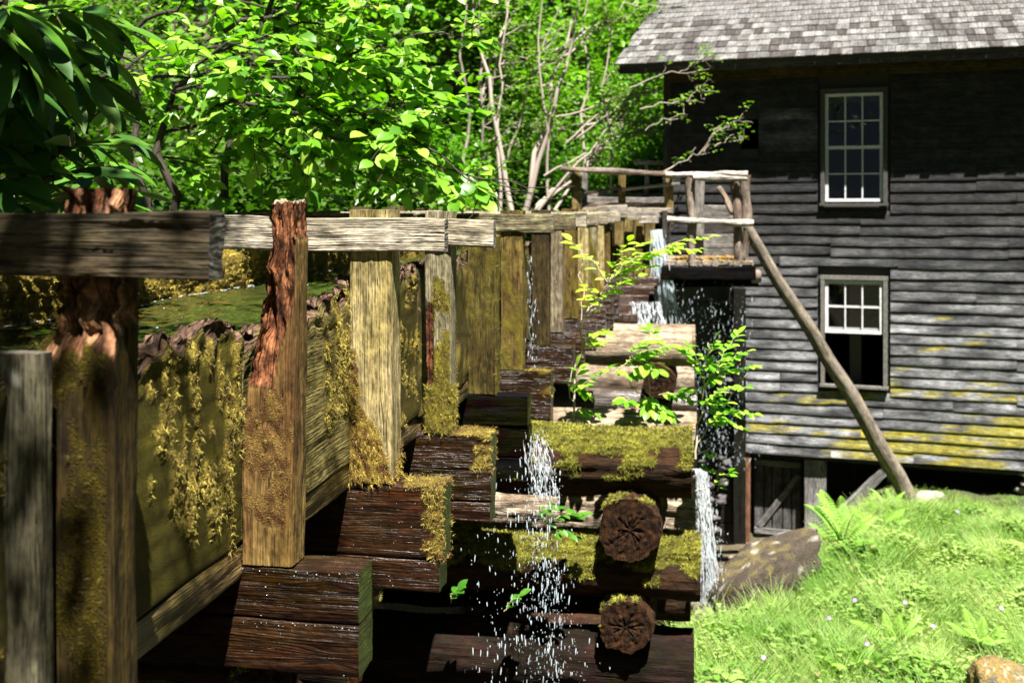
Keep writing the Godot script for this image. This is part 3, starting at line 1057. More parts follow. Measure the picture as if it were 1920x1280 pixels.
func build_flume() -> void:
	var base := flume_frame * Transform3D(Basis.IDENTITY, Vector3(-1.75, -1.3, -4.0))
	var flume := thing("flume", "long mossy wooden flume on trestle bents carrying water to the mill", "flume", base)
	var blade := tuft_mesh(8, 1.0, 0.13, 1.1, 2)
	var strand := tuft_mesh(5, 1.0, 0.055, 0.35, 3)
	# bents: depth of the near face at b = -1, post width, post depth, top, cap kind, sill heights, look
	var bents := [
		{"z": 0.95, "w": 0.15, "d": 0.11, "top": -0.01, "cap": true, "sill": [0.13, 0.13], "look": "pale"},
		{"z": 1.87, "w": 0.165, "d": 0.085, "top": 0.035, "cap": true, "sill": [0.13, 0.13], "look": "rotten_top", "tilt": 0.02},
		{"z": 2.72, "w": 0.135, "d": 0.10, "top": 0.018, "cap": false, "sill": [0.135, 0.135], "look": "red"},
		{"z": 3.59, "w": 0.150, "d": 0.11, "top": -0.004, "cap": true, "sill": [0.245, 0.11], "look": "bright", "tilt": 0.012},
		{"z": 4.46, "w": 0.112, "d": 0.11, "top": -0.012, "cap": true, "sill": [0.15, 0.13, 0.09], "look": "green"},
		{"z": 5.48, "w": 0.150, "d": 0.12, "top": -0.14, "cap": false, "sill": [0.16, 0.16, 0.11], "look": "dark"},
		{"z": 6.34, "w": 0.135, "d": 0.11, "top": -0.01, "cap": true, "sill": [0.15, 0.15, 0.10], "look": "gold"},
		{"z": 7.50, "w": 0.125, "d": 0.11, "top": -0.01, "cap": true, "sill": [0.15, 0.12], "look": "black"},
		{"z": 8.28, "w": 0.115, "d": 0.11, "top": -0.02, "cap": true, "sill": [0.14, 0.14], "look": "grey"},
		{"z": 9.30, "w": 0.14, "d": 0.11, "top": -0.0, "cap": true, "sill": [0.15, 0.13], "look": "gold"},
		{"z": 10.30, "w": 0.13, "d": 0.11, "top": -0.01, "cap": true, "sill": [0.15, 0.13], "look": "bright"},
		{"z": 11.20, "w": 0.13, "d": 0.11, "top": -0.01, "cap": true, "sill": [0.15, 0.15], "look": "green"},
		{"z": 12.10, "w": 0.13, "d": 0.11, "top": -0.02, "cap": true, "sill": [0.15, 0.15], "look": "bright"},
		{"z": 12.95, "w": 0.13, "d": 0.11, "top": -0.01, "cap": true, "sill": [0.15, 0.15], "look": "gold"},
	]
	var index := 0
	var drop_ball := SphereMesh.new()
	drop_ball.radius = 1.0
	drop_ball.height = 2.0
	drop_ball.radial_segments = 8
	drop_ball.rings = 4
	for bt in bents:
		var near: float = bt.z
		var a0 := down(near, -1.0)
		var fine := 0.014 if near < 5.0 and near > 1.2 else (0.025 if near < 8.0 else 0.05)
		var per := 54 if near < 5.0 and near > 1.2 else 26
		var sill_y := -0.915 - 0.014 * clampf(near - 2.72, -1.0, 3.0)
		# --- near post
		var P := post_look(bt.look, bt.w, bt.top - sill_y)
		P["seg"] = fine
		P["per"] = per
		var hgt: float = bt.top - sill_y
		var local := Transform3D(Basis.IDENTITY, Vector3(-1.0 - bt.w / 2.0, sill_y + 0.002, -(a0 + bt.d / 2.0)))
		var tb := timber(hgt, bt.w, bt.d, P)
		var post := flume_part("post", tb, flume, local)
		if bt.look == "red":
			post.set_meta("label", "rotten red post with a knot, standing above the beams")
		if P.has("moss") and near < 9.0:
			grow_moss(post, flume_frame * local, tb.spots, P.get("tufts", 1.4) if near < 5.0 else 0.6, blade, Vector2(0.003, 0.009), 0.7, P.m1 * 1.15, P.m2)
			if P.get("strands", 0.0) > 0.0:
				grow_moss(post, flume_frame * local, tb.spots, P.strands, strand, Vector2(0.010, 0.028), 2.6, P.m1 * 1.2, P.m2)
		# --- far post
		var farw := 0.15
		put("post", timber(bt.top + 0.02 + 0.95 + frand(-0.02, 0.02), farw, 0.11, {"seg": 0.06, "per": 14, "c1": Color(0.22, 0.18, 0.10), "c2": Color(0.12, 0.09, 0.045), "stain_or_shade": OLIVE, "rough": 0.004}).mesh, null, flume, flume_frame * Transform3D(Basis.IDENTITY, Vector3(-2.64, -0.95, -(a0 + 0.06))))
		# --- cap beam nailed to the upstream side
		if bt.cap:
			var tilt: float = bt.get("tilt", frand(-0.004, 0.008))
			var top_y: float = -0.032 - (0.012 if near > 4.0 and near < 6.0 else 0.0) + (0.016 if near < 2.0 else 0.0)
			var ln := 1.98
			var Q := {"seg": 0.02 if near < 7.0 else 0.06, "per": 44 if near < 7.0 else 16, "rough": 0.0045, "corner": 0.006, "c1": Color(0.66, 0.59, 0.47), "c2": Color(0.36, 0.31, 0.23), "end": Color(0.30, 0.27, 0.22), "stain_or_shade": Color(0.17, 0.14, 0.06), "stain_or_shade_k": 0.4}
			if near < 2.0:
				Q.merge({"c1": Color(0.19, 0.145, 0.085), "c2": Color(0.055, 0.038, 0.02), "rough": 0.007, "stain_or_shade": Color(0.06, 0.05, 0.03), "stain_or_shade_k": 0.75, "end": Color(0.15, 0.14, 0.12)}, true)
			elif bt.look in ["gold", "black"]:
				Q.merge({"c1": Color(0.30, 0.26, 0.17), "c2": Color(0.14, 0.12, 0.07), "lichen": Color(0.42, 0.42, 0.22), "lichen_t": 0.5}, true)
			if near > 8.5:
				Q.merge({"c1": Color(0.58, 0.52, 0.42), "c2": Color(0.36, 0.30, 0.22)}, true)
			Q["deform"] = func(p: Vector3, _n: Vector3) -> Vector3: return p + Vector3(0.004 * sn.get_noise_1d(p.y * 2.0 + near * 9.0), 0, 0)
			var bb := Basis(Vector3(0, 0, 1), -tilt) * across
			var right_end := Vector3(-0.815, top_y - 0.056 + frand(-0.003, 0.003), -(a0 + 0.010))
			var lo := Transform3D(bb, right_end + Basis(Vector3(0, 0, 1), -tilt) * Vector3(-ln, 0, 0))
			var cap := flume_part("cross_beam", timber(ln, 0.112, 0.056, Q), flume, lo)
			if near < 2.0:
				cap.set_meta("label", "thick dark weathered near cross beam, split at its end")
		# --- stacked sill timbers under the bent
		var y := sill_y
		var k := 0
		for hh in bt.sill:
			var S := {"seg": 0.016 if near < 5.0 else 0.04, "per": 46 if near < 5.0 else 20, "rough": 0.0055, "corner": 0.007, "c1": Color(0.062, 0.022, 0.008), "c2": Color(0.018, 0.007, 0.003), "end": Color(0.045, 0.055, 0.014), "stain_or_shade": Color(0.026, 0.016, 0.003), "stain_or_shade_k": 0.55, "mats": ["wet", "moss", "rot"]}
			var ln2 := 2.05
			if k == 0 and (index == 3 or index == 4 or index == 6):
				S["moss"] = func(p: Vector3, nn: Vector3, h: float) -> float: return (0.75 if nn.x > 0.4 else 0.0) * smoothstep(0.86, 0.95, h) + smoothstep(0.925, 0.99, h) * 0.85 - (0.3 if h < 0.86 else 0.0) - 0.15
				S["m1"] = Color(0.36, 0.29, 0.05)
				S["m2"] = Color(0.12, 0.06, 0.02)
			elif index == 2 or index == 5:
				S.c1 = Color(0.05, 0.020, 0.008)
			if index == 5:
				S.c1 = Color(0.008, 0.0065, 0.005)
				S.c2 = Color(0.004, 0.003, 0.003)
				S.stain_or_shade = Color(0.006, 0.005, 0.003)
				S.mats = ["dull_black", "moss", "rot"]
			var lo2 := Transform3D(across, Vector3(-0.83 - ln2 + frand(-0.008, 0.008), y - hh / 2.0, -(a0 + 0.058 + frand(-0.006, 0.006))))
			var ts := timber(ln2, hh - 0.004, 0.115, S)
			var sill := flume_part("sill_beam", ts, flume, lo2)
			if S.has("moss"):
				grow_moss(sill, flume_frame * lo2, ts.spots, 1.8, blade, Vector2(0.005, 0.014), 0.6, Color(0.42, 0.34, 0.06), Color(0.12, 0.06, 0.02))
				grow_moss(sill, flume_frame * lo2, ts.spots, 0.14, strand, Vector2(0.014, 0.036), 2.4, Color(0.36, 0.30, 0.06), Color(0.11, 0.05, 0.02))
			if near > 1.2 and near < 5.0:
				# white water beads on the arris and wet face, doubling as painted sparkle
				var beads := []
				for q in 30:
					var hb := frand(0.44, 0.5) if q % 2 else frand(-0.5, 0.5)
					beads.append(flume_frame * Transform3D(Basis.IDENTITY.scaled(Vector3.ONE * frand(0.0004, 0.0015)), Vector3(-0.83 - frand(0.0, 0.34), y - hh / 2.0 + hb * (hh - 0.012), -(a0 + 0.0005))))
				many("water_bead_glints", drop_ball, mats.white_water, sill, beads, [])
			y -= hh
			k += 1
		index += 1
	# a grey upright board stands left of the nearest bent
	var board := flume_part("upright_board", timber(0.70, 0.27, 0.045, {"seg": 0.02, "per": 40, "rough": 0.004, "corner": 0.01, "c1": Color(0.26, 0.235, 0.16), "c2": Color(0.10, 0.09, 0.055), "stain_or_shade": Color(0.05, 0.045, 0.018), "stain_or_shade_k": 0.6, "lichen": Color(0.55, 0.56, 0.45), "lichen_t": 0.72, "end": Color(0.24, 0.21, 0.16)}), flume, Transform3D(Basis.IDENTITY, Vector3(-1.222, -0.945, -(down(1.80, -1.1) + 0.023))))
	board.set_meta("label", "grey upright board with pale lichen spots at the left edge")
	build_flume_walls(flume, blade, strand)

func post_look(look: String, w: float, hgt: float) -> Dictionary:
	var P := {"c1": PALE, "c2": PALE2, "m1": GOLD, "m2": OLIVE, "rough": 0.003, "corner": 0.006, "end": Color(0.42, 0.36, 0.24)}
	match look:
		"rotten_top":
			P.merge({"c1": Color(0.065, 0.044, 0.009), "c2": Color(0.022, 0.013, 0.003), "stain_or_shade": Color(0.075, 0.052, 0.014), "stain_or_shade_k": 0.6, "rough": 0.006}, true)  # wood and moss tones lowered to paint this post in shade
			P["rot"] = func(p: Vector3, nn: Vector3, h: float) -> float: return smoothstep(0.58, 0.76, h) * 1.0 - (0.6 if p.x > w * 0.40 and nn.x > 0.5 else 0.0)
			P["rot_d"] = 0.022
			P["r1"] = Color(0.66, 0.34, 0.18)  # rot colour brightened to look sunlit
			P["r2"] = Color(0.24, 0.085, 0.035)
			P["moss"] = func(p: Vector3, nn: Vector3, h: float) -> float: return 0.78 - h * 0.5 - (0.8 if nn.x > 0.6 or p.x > w * 0.36 else 0.0)
			P["tufts"] = 0.5
			P["m1"] = Color(0.115, 0.088, 0.008)
			P["m2"] = Color(0.05, 0.035, 0.006)
			P["moss_h"] = 0.003
			P["deform"] = func(p: Vector3, _n: Vector3) -> Vector3:
				var h := p.y / hgt
				var bite := smoothstep(0.62, 0.80, h + 0.05 * sn.get_noise_2d(p.y * 18.0, 3.0))
				if p.x < 0.02:
					p.x = lerpf(p.x, p.x * 0.25, bite * 0.75)
				if p.z > 0:
					p.z -= 0.03 * bite * (0.6 + sn.get_noise_2d(p.x * 40.0, p.y * 20.0))
				return p
		"red":
			P.merge({"c1": Color(0.40, 0.27, 0.085), "c2": Color(0.20, 0.115, 0.03), "stain_or_shade": Color(0.10, 0.035, 0.016), "stain_or_shade_k": 0.6, "rough": 0.004}, true)
			P["rot"] = func(p: Vector3, nn: Vector3, h: float) -> float: return smoothstep(0.42, 0.60, h - 0.5 * maxf(0.0, p.x / w) ) * 1.15 - (0.9 if nn.x > 0.6 and h < 0.9 else 0.0)
			P["rot_d"] = 0.020
			P["r1"] = Color(0.70, 0.28, 0.12)
			P["r2"] = Color(0.10, 0.03, 0.014)
			P["moss"] = func(p: Vector3, nn: Vector3, h: float) -> float: return (0.58 if nn.z > 0.5 else 0.1) * smoothstep(0.55, 0.42, h) * smoothstep(0.0, 0.18, h) - (0.2 if p.x > w * 0.36 else 0.0)
			P["tufts"] = 0.35
			P["m1"] = Color(0.33, 0.21, 0.055)
			P["m2"] = Color(0.10, 0.04, 0.015)
			P["moss_h"] = 0.003
			P["deform"] = func(p: Vector3, nn: Vector3) -> Vector3:
				var h := p.y / hgt
				# rotted away on its left side towards the top, in ragged steps
				var cut := smoothstep(0.50, 0.93, h + 0.05 * sn.get_noise_2d(p.y * 14.0, 1.0)) * 0.052 + 0.012 * smoothstep(0.3, 0.6, h) + 0.010 * smoothstep(0.55, 0.7, h) * sn.get_noise_1d(p.y * 30.0)
				p.x += cut * clampf((w * 0.5 - p.x) / w, 0.0, 1.0)
				p.x += (1.0 - h) * -0.012
				if h > 0.98:
					p.y += 0.012 * sn.get_noise_2d(p.x * 40.0, p.z * 40.0)
				# a knot stands out on the near face
				var kd := Vector2((p.x + 0.012) / 0.024, (p.y - hgt * 0.355) / 0.028).length()
				if nn.z > 0.5 and kd < 1.4:
					p.z += 0.006 * cos(minf(kd, 1.4) * 2.2)
				# a deep hollow in the rotten part
				var hd := Vector2((p.x + 0.008) / 0.020, (p.y - hgt * 0.70) / 0.10).length()
				if nn.z > 0.5 and hd < 1.0:
					p.z -= 0.05 * (1.0 - hd * hd)
				return p
			P["stain_or_shade_more"] = -0.1
		"bright":
			P.merge({"c1": Color(0.66, 0.54, 0.28), "c2": Color(0.42, 0.32, 0.12), "stain_or_shade": Color(0.30, 0.24, 0.06), "stain_or_shade_k": 0.55}, true)
			P["moss"] = func(p: Vector3, nn: Vector3, h: float) -> float: return 1.05 * smoothstep(0.40, 0.06, h + 0.35 * (p.x / w)) + (0.30 if p.x < -w * 0.3 else 0.0) * smoothstep(0.78, 0.55, h) - (0.4 if nn.x > 0.6 and h > 0.2 else 0.0)
			P["m1"] = Color(0.46, 0.34, 0.06)
			P["m2"] = Color(0.11, 0.045, 0.016)
			P["strands"] = 0.5
			P["moss_h"] = 0.010
		"green":
			P.merge({"c1": Color(0.38, 0.34, 0.21), "c2": Color(0.22, 0.19, 0.10)}, true)
			P["moss"] = func(p: Vector3, nn: Vector3, h: float) -> float: return (0.62 if p.x > -w * 0.15 else 0.25) * smoothstep(0.85, 0.55, h) + (0.5 if h < 0.22 else 0.0) - (0.5 if nn.x > 0.6 else 0.0)
			P["m1"] = Color(0.33, 0.28, 0.035)
			P["m2"] = Color(0.11, 0.085, 0.018)
			P["strands"] = 0.25
			P["rot"] = func(p: Vector3, _nn: Vector3, h: float) -> float: return (0.75 if p.x < -w * 0.2 else -0.3) * smoothstep(0.7, 0.5, h)
		"dark":
			P.merge({"c1": Color(0.17, 0.14, 0.03), "c2": Color(0.07, 0.05, 0.012), "stain_or_shade": Color(0.05, 0.025, 0.010), "stain_or_shade_k": 0.6, "stain_or_shade_more": -0.1}, true)
			P["moss"] = func(p: Vector3, nn: Vector3, h: float) -> float: return 0.22 + (0.45 if nn.x > 0.5 else 0.0) + 0.1 * h
			P["m1"] = Color(0.27, 0.22, 0.03)
			P["m2"] = Color(0.10, 0.08, 0.015)
			P["moss_h"] = 0.004
		"gold":
			P.merge({"c1": Color(0.30, 0.22, 0.06), "c2": Color(0.13, 0.085, 0.022), "stain_or_shade": Color(0.07, 0.03, 0.012), "stain_or_shade_k": 0.6}, true)
			P["rot"] = func(_p: Vector3, nn: Vector3, h: float) -> float: return 0.30 + (0.1 if nn.z > 0.5 else 0.0) - 0.2 * h
			P["r1"] = Color(0.30, 0.19, 0.05)
			P["r2"] = Color(0.07, 0.04, 0.015)
			P["moss"] = func(_p: Vector3, _nn: Vector3, h: float) -> float: return 0.3 + 0.25 * smoothstep(0.5, 0.2, h)
			P["m1"] = Color(0.30, 0.23, 0.035)
		"black":
			P.merge({"c1": Color(0.075, 0.05, 0.02), "c2": Color(0.03, 0.02, 0.010), "stain_or_shade": Color(0.11, 0.085, 0.02), "stain_or_shade_k": 0.4}, true)
		"grey":
			P.merge({"c1": Color(0.34, 0.28, 0.19), "c2": Color(0.17, 0.13, 0.075)}, true)
	return P

func build_flume_walls(flume: Node3D, blade: Mesh, strand: Mesh) -> void:
	# near wall: one wide plank per stretch between bents, its upper edge eaten away
	var stops := [-1.2, down(0.99, -1.15), down(1.90, -1.15), down(2.75, -1.15), down(3.63, -1.15), down(4.5, -1.15), down(5.53, -1.15), down(6.38, -1.15), down(7.54, -1.15), down(8.32, -1.15), down(9.34, -1.15), down(10.34, -1.15), down(11.24, -1.15), down(12.14, -1.15), down(12.99, -1.15), down(13.9, -1.15)]
	for i in stops.size() - 1:
		var a0: float = stops[i] + 0.002
		var a1: float = stops[i + 1] - 0.002
		var ln: float = a1 - a0
		var near := i >= 1 and i <= 4
		var top := -0.29 + 0.02 * sn.get_noise_1d(i * 3.0)
		if i == 2:
			top = -0.295
		elif i >= 4:
			top = -0.24
		var bottom := -0.86 - 0.012 * maxf(0.0, i - 3)
		var W: float = top - bottom
		var seg := 0.012 if near else 0.04
		var s_off := i * 17.0
		var P := {"seg": seg, "per": 110 if near else 40, "corner": 0.008, "rough": 0.0022, "c1": Color(0.25, 0.20, 0.07), "c2": Color(0.10, 0.08, 0.03), "stain_or_shade": Color(0.11, 0.098, 0.010), "stain_or_shade_k": 0.8, "m1": Color(0.46, 0.36, 0.06), "m2": Color(0.13, 0.085, 0.02), "r1": Color(0.34, 0.21, 0.14), "r2": Color(0.11, 0.065, 0.045), "rot_d": 0.022, "moss_h": 0.012, "moss_scale": Vector3(4.0, 15.0, 15.0), "mats": ["slime", "moss", "rot"]}
		if i == 2:
			P.c1 = Color(0.22, 0.185, 0.022)
			P.c2 = Color(0.09, 0.08, 0.012)
		elif i == 1:
			P.c1 = Color(0.16, 0.14, 0.08)
		elif i == 3:
			P.c1 = Color(0.32, 0.26, 0.10)
			P.c2 = Color(0.16, 0.13, 0.035)
			P.mats = ["wood", "moss", "rot"]
			P.stain_or_shade_k = 0.4
		# local axes: y downstream, x up, z to the left; the outside face is -z
		P["rot"] = func(p: Vector3, _nn: Vector3, _h: float) -> float: return smoothstep(W * 0.36, W * 0.50, p.x + 0.03 * sn.get_noise_1d(p.y * 6.0 + s_off)) * 0.9
		P["moss"] = func(p: Vector3, nn: Vector3, h: float) -> float:
			var k := 0.0
			if i == 2:
				k = 0.16 + 0.40 * smoothstep(0.38, 0.60, h) + 0.25 * smoothstep(0.10, 0.0, h) - 0.25 * smoothstep(-W * 0.15, -W * 0.45, p.x)
				if h < 0.45:
					k -= 0.35
			elif i == 3:
				k = -0.30 + 0.95 * smoothstep(0.55, 0.80, h + 0.06 * sn.get_noise_1d(p.x * 9.0)) * smoothstep(-W * 0.42, -W * 0.1, p.x)
			else:
				k = 0.36 + 0.25 * sn.get_noise_2d(p.x * 5.0 + s_off, p.y * 3.0)
			if nn.x > 0.6:
				k -= 0.22
			k -= 0.35 * smoothstep(W * 0.36, W * 0.5, p.x)
			if nn.z > 0.5:
				k -= 0.3
			return k
		P["deform"] = func(p: Vector3, _nn: Vector3) -> Vector3:
			var t := smoothstep(W * 0.22, W * 0.5, p.x)
			var edge := (0.022 if i == 2 else 0.04) * fb.get_noise_1d(p.y * 3.0 + s_off) + 0.022 * fb.get_noise_1d(p.y * 13.0 + s_off) + 0.010 * fb.get_noise_2d(p.y * 40.0 + s_off, p.z * 40.0)
			if i == 2:
				edge += 0.045 * smoothstep(0.30, 0.62, p.y / ln) - 0.028 + 0.03 * exp(-pow((p.y / ln - 0.22) / 0.14, 2.0))
			elif i == 3:
				edge += 0.06 * smoothstep(0.2, 0.9, p.y / ln) - 0.02
			return p + Vector3(t * edge, 0, 0.006 * sn.get_noise_2d(p.x * 3.0 + s_off, p.y * 2.0) + t * 0.02 * fb.get_noise_2d(p.y * 9.0, p.x * 20.0 + s_off))
		var lo := Transform3D(along_up, Vector3(-1.175, (top + bottom) / 2.0, -a0))
		var tb := timber(ln, W, 0.055, P)
		var plank := flume_part("wall_plank", tb, flume, lo)
		if i >= 1 and i <= 8:
			var share := 1.3 if i <= 4 else 0.4
			grow_moss(plank, flume_frame * lo, tb.spots, share, blade, Vector2(0.003, 0.0085), 1.1, Color(0.50, 0.42, 0.075), Color(0.10, 0.085, 0.022))
			grow_moss(plank, flume_frame * lo, tb.spots, share * (0.45 if i in [2, 3] else 0.2), strand, Vector2(0.008, 0.022), 3.5, Color(0.58, 0.47, 0.085), Color(0.17, 0.13, 0.03))
		# bottom ledger along the foot of the wall
		flume_part("ledger_strip", timber(ln, 0.085, 0.045, {"seg": 0.02 if near else 0.08, "per": 24, "rough": 0.005, "c1": Color(0.24, 0.16, 0.07), "c2": Color(0.09, 0.065, 0.02), "stain_or_shade": Color(0.06, 0.055, 0.012), "stain_or_shade_k": 0.7, "mats": ["wet" if i < 4 else "wood", "moss", "rot"]}), flume, Transform3D(along_up, Vector3(-1.172, bottom - 0.0465, -a0)))
	# far wall, thick with moss
	for i in 7:
		var a0 := -1.2 + i * 2.16
		var s_off := 200.0 + i * 31.0
		var P := {"seg": 0.03 if i < 4 else 0.06, "per": 46, "corner": 0.01, "rough": 0.01, "c1": Color(0.20, 0.15, 0.045), "c2": Color(0.07, 0.05, 0.015), "moss_h": 0.022, "m1": Color(0.42, 0.31, 0.045), "m2": Color(0.10, 0.075, 0.014)}
		P["moss"] = func(p: Vector3, _nn: Vector3, _h: float) -> float: return 0.62 + 0.2 * sn.get_noise_2d(p.x * 6.0, p.y * 3.0 + s_off) + 0.25 * smoothstep(0.0, 0.25, p.x)
		P["deform"] = func(p: Vector3, _nn: Vector3) -> Vector3: return p + Vector3(smoothstep(0.1, 0.3, p.x) * (0.03 * fb.get_noise_1d(p.y * 2.0 + s_off) + 0.015 * fb.get_noise_1d(p.y * 11.0 + s_off)), 0, 0.02 * fb.get_noise_2d(p.x * 7.0 + s_off, p.y * 5.0))
		var lo := Transform3D(along_up, Vector3(-2.52, -0.56, -a0))
		var tb := timber(2.155, 0.62, 0.07, P)
		var plank := flume_part("wall_plank", tb, flume, lo)
		grow_moss(plank, flume_frame * lo, tb.spots, 1.8 if i < 4 else 0.6, blade, Vector2(0.010, 0.026), 0.9, Color(0.50, 0.38, 0.06), Color(0.12, 0.09, 0.02))
	# floor boards
	for i in 7:
		flume_part("floor_plank", timber(2.155, 1.32, 0.04, {"seg": 0.3, "per": 20, "c1": Color(0.06, 0.045, 0.02), "c2": Color(0.03, 0.02, 0.01)}), flume, Transform3D(along, Vector3(-1.845, -0.905, 1.2 - i * 2.16)))

# ---------------------------------------------------------------- log cribs under the flume
func log_part(crib: Node3D, p0: Vector3, p1: Vector3, r: float, look: String, fine: bool, blade: Mesh) -> void:
	# p0, p1 in flume axes (right, up, back)
	var P := {"round": true, "seg": 0.022 if fine else 0.05, "per": 64 if fine else 28, "rough": 0.013, "fine_end": true, "end_rough": 0.02, "c1": Color(0.075, 0.030, 0.012), "c2": Color(0.022, 0.009, 0.004), "end": Color(0.055, 0.024, 0.009), "m1": Color(0.20, 0.20, 0.018), "m2": Color(0.055, 0.052, 0.008), "moss_h": 0.016, "stain_or_shade": Color(0.035, 0.022, 0.010), "stain_or_shade_k": 0.7}
	match look:
		"pale":
			P.merge({"c1": Color(0.60, 0.50, 0.38), "c2": Color(0.30, 0.22, 0.145), "end": Color(0.36, 0.27, 0.18), "stain_or_shade": Color(0.16, 0.09, 0.05), "stain_or_shade_k": 0.6, "stain_or_shade_more": -0.25}, true)
		"lowest":
			P.merge({"c1": Color(0.045, 0.020, 0.010), "c2": Color(0.012, 0.005, 0.003), "stain_or_shade": Color(0.010, 0.007, 0.003), "stain_or_shade_k": 0.95, "stain_or_shade_more": 0.1}, true)  # darkened tone and patches stand in for shadow on this log
		"wet":
			P.merge({"c1": Color(0.12, 0.075, 0.055), "c2": Color(0.045, 0.03, 0.022), "mats": ["wet", "moss", "rot"]}, true)
		"black":
			P.merge({"c1": Color(0.02, 0.016, 0.012), "c2": Color(0.008, 0.007, 0.006), "mats": ["dull_black", "moss", "rot"]}, true)
	var tr := flume_frame * Transform3D(aim_y(p1 - p0), p0)
	var upw := tr.basis.inverse() * Vector3.UP
	if look == "mossy":
		P["moss"] = func(p: Vector3, nn: Vector3, _h: float) -> float: return nn.dot(upw) * 0.62 + 0.36 + 0.25 * sn.get_noise_2d(p.y * 3.0, p.x * 4.0 + p.z * 3.0)
	elif look == "end":
		P["moss"] = func(p: Vector3, nn: Vector3, _h: float) -> float: return nn.dot(upw) * 0.45 + 0.10
	var so := frand(0, 100)
	P["deform"] = func(p: Vector3, _n: Vector3) -> Vector3:
		var k := 1.0 + 0.05 * sn.get_noise_1d(p.y * 1.7 + so) + 0.05 * sn.get_noise_2d(atan2(p.z, p.x) * 1.2, so)
		return Vector3(p.x * k, p.y, p.z * k)
	var tb := timber(p0.distance_to(p1), r * 2.0, r * 2.0, P)
	var o := put("log", tb.mesh, null, crib, tr)
	if P.has("moss"):
		grow_moss(o, tr, tb.spots, 2.6 if fine else 0.8, blade, Vector2(0.008, 0.022), -0.1, Color(0.30, 0.29, 0.03), Color(0.085, 0.08, 0.012))
		if fine:
			grow_moss(o, tr, tb.spots, 1.6, blade, Vector2(0.006, 0.02), 0.4, Color(0.26, 0.25, 0.028), Color(0.075, 0.07, 0.012))

func build_cribs() -> void:
	var blade := tuft_mesh(8, 1.0, 0.11, 1.1, 2)
	for c in 2:
		var zo := 0.0 if c == 0 else 4.85
		var fine := c == 0
		var a0 := down(5.9 + zo, -0.3)
		var label := "near log crib with thick green moss on its front logs" if c == 0 else "farther log crib half hidden behind the leafy saplings"
		var crib := thing("log_crib", label, "log crib", flume_frame * Transform3D(Basis.IDENTITY, Vector3(-1.2, -4.4, -(a0 + 0.5))), "log cribs that carry the flume")
		var back := a0 + 0.60
		# cross logs, front row and back row, and the lengthwise logs between them
		log_part(crib, Vector3(-0.01, -1.40, -a0), Vector3(-2.6, -1.42, -a0), 0.175, "mossy" if c == 0 else "pale", fine, blade)
		log_part(crib, Vector3(0.02, -1.39, -back), Vector3(-2.6, -1.40, -back), 0.165, "pale", fine, blade)
		log_part(crib, Vector3(-0.33, -1.70, -(a0 - 0.27)), Vector3(-0.33, -1.70, -(a0 + 1.1)), 0.165, "end", fine, blade)
		log_part(crib, Vector3(-2.2, -1.70, -(a0 - 0.2)), Vector3(-2.2, -1.70, -(a0 + 1.1)), 0.16, "wet", false, blade)
		log_part(crib, Vector3(0.035, -1.97, -a0), Vector3(-2.6, -1.97, -a0), 0.165, "mossy" if c == 0 else "wet", fine, blade)
		log_part(crib, Vector3(0.01, -1.80, -back), Vector3(-2.6, -1.82, -back), 0.20, "pale", fine, blade)
		log_part(crib, Vector3(-0.355, -2.22, -(a0 - 0.25)), Vector3(-0.355, -2.22, -(a0 + 1.1)), 0.142, "end", fine, blade)
		log_part(crib, Vector3(-2.2, -2.22, -(a0 - 0.2)), Vector3(-2.2, -2.22, -(a0 + 1.1)), 0.15, "wet", false, blade)
		log_part(crib, Vector3(0.0, -2.50, -a0), Vector3(-2.6, -2.50, -a0), 0.175, "lowest", fine, blade)
		log_part(crib, Vector3(-0.02, -2.28, -back), Vector3(-2.6, -2.3, -back), 0.19, "plain", fine, blade)
		var y := -2.80
		while y > -4.5:
			log_part(crib, Vector3(-0.34, y, -(a0 - 0.2)), Vector3(-0.34, y, -(a0 + 1.1)), 0.15, "plain", false, blade)
			log_part(crib, Vector3(-2.2, y, -(a0 - 0.2)), Vector3(-2.2, y, -(a0 + 1.1)), 0.15, "wet", false, blade)
			log_part(crib, Vector3(0.0, y - 0.28, -a0), Vector3(-2.6, y - 0.28, -a0), 0.165, "plain", false, blade)
			log_part(crib, Vector3(0.0, y - 0.20, -back), Vector3(-2.6, y - 0.20, -back), 0.165, "wet", false, blade)
			y -= 0.58
	# a mossy bearer log deep under the first bents
	var bearer := thing("bearer_log", "mossy sunlit bearer log low under the nearest wet sill beams", "log", flume_frame * Transform3D(Basis.IDENTITY, Vector3(-1.3, -1.5, -3.2)))
	log_part(bearer, Vector3(-1.17, -1.43, -3.0), Vector3(-1.75, -1.75, -5.6), 0.15, "mossy", true, blade)
	var prop := thing("trestle_post", "wet dark trestle post standing in shade under the flume", "post", flume_frame * Transform3D(Basis.IDENTITY, Vector3(-1.9, -4.3, -3.0)))
	log_part(prop, Vector3(-1.95, -4.4, -3.1), Vector3(-1.95, -1.2, -3.1), 0.13, "wet", false, blade)
	log_part(prop, Vector3(-2.3, -1.35, -3.1), Vector3(-1.0, -1.35, -3.1), 0.1, "black", false, blade)

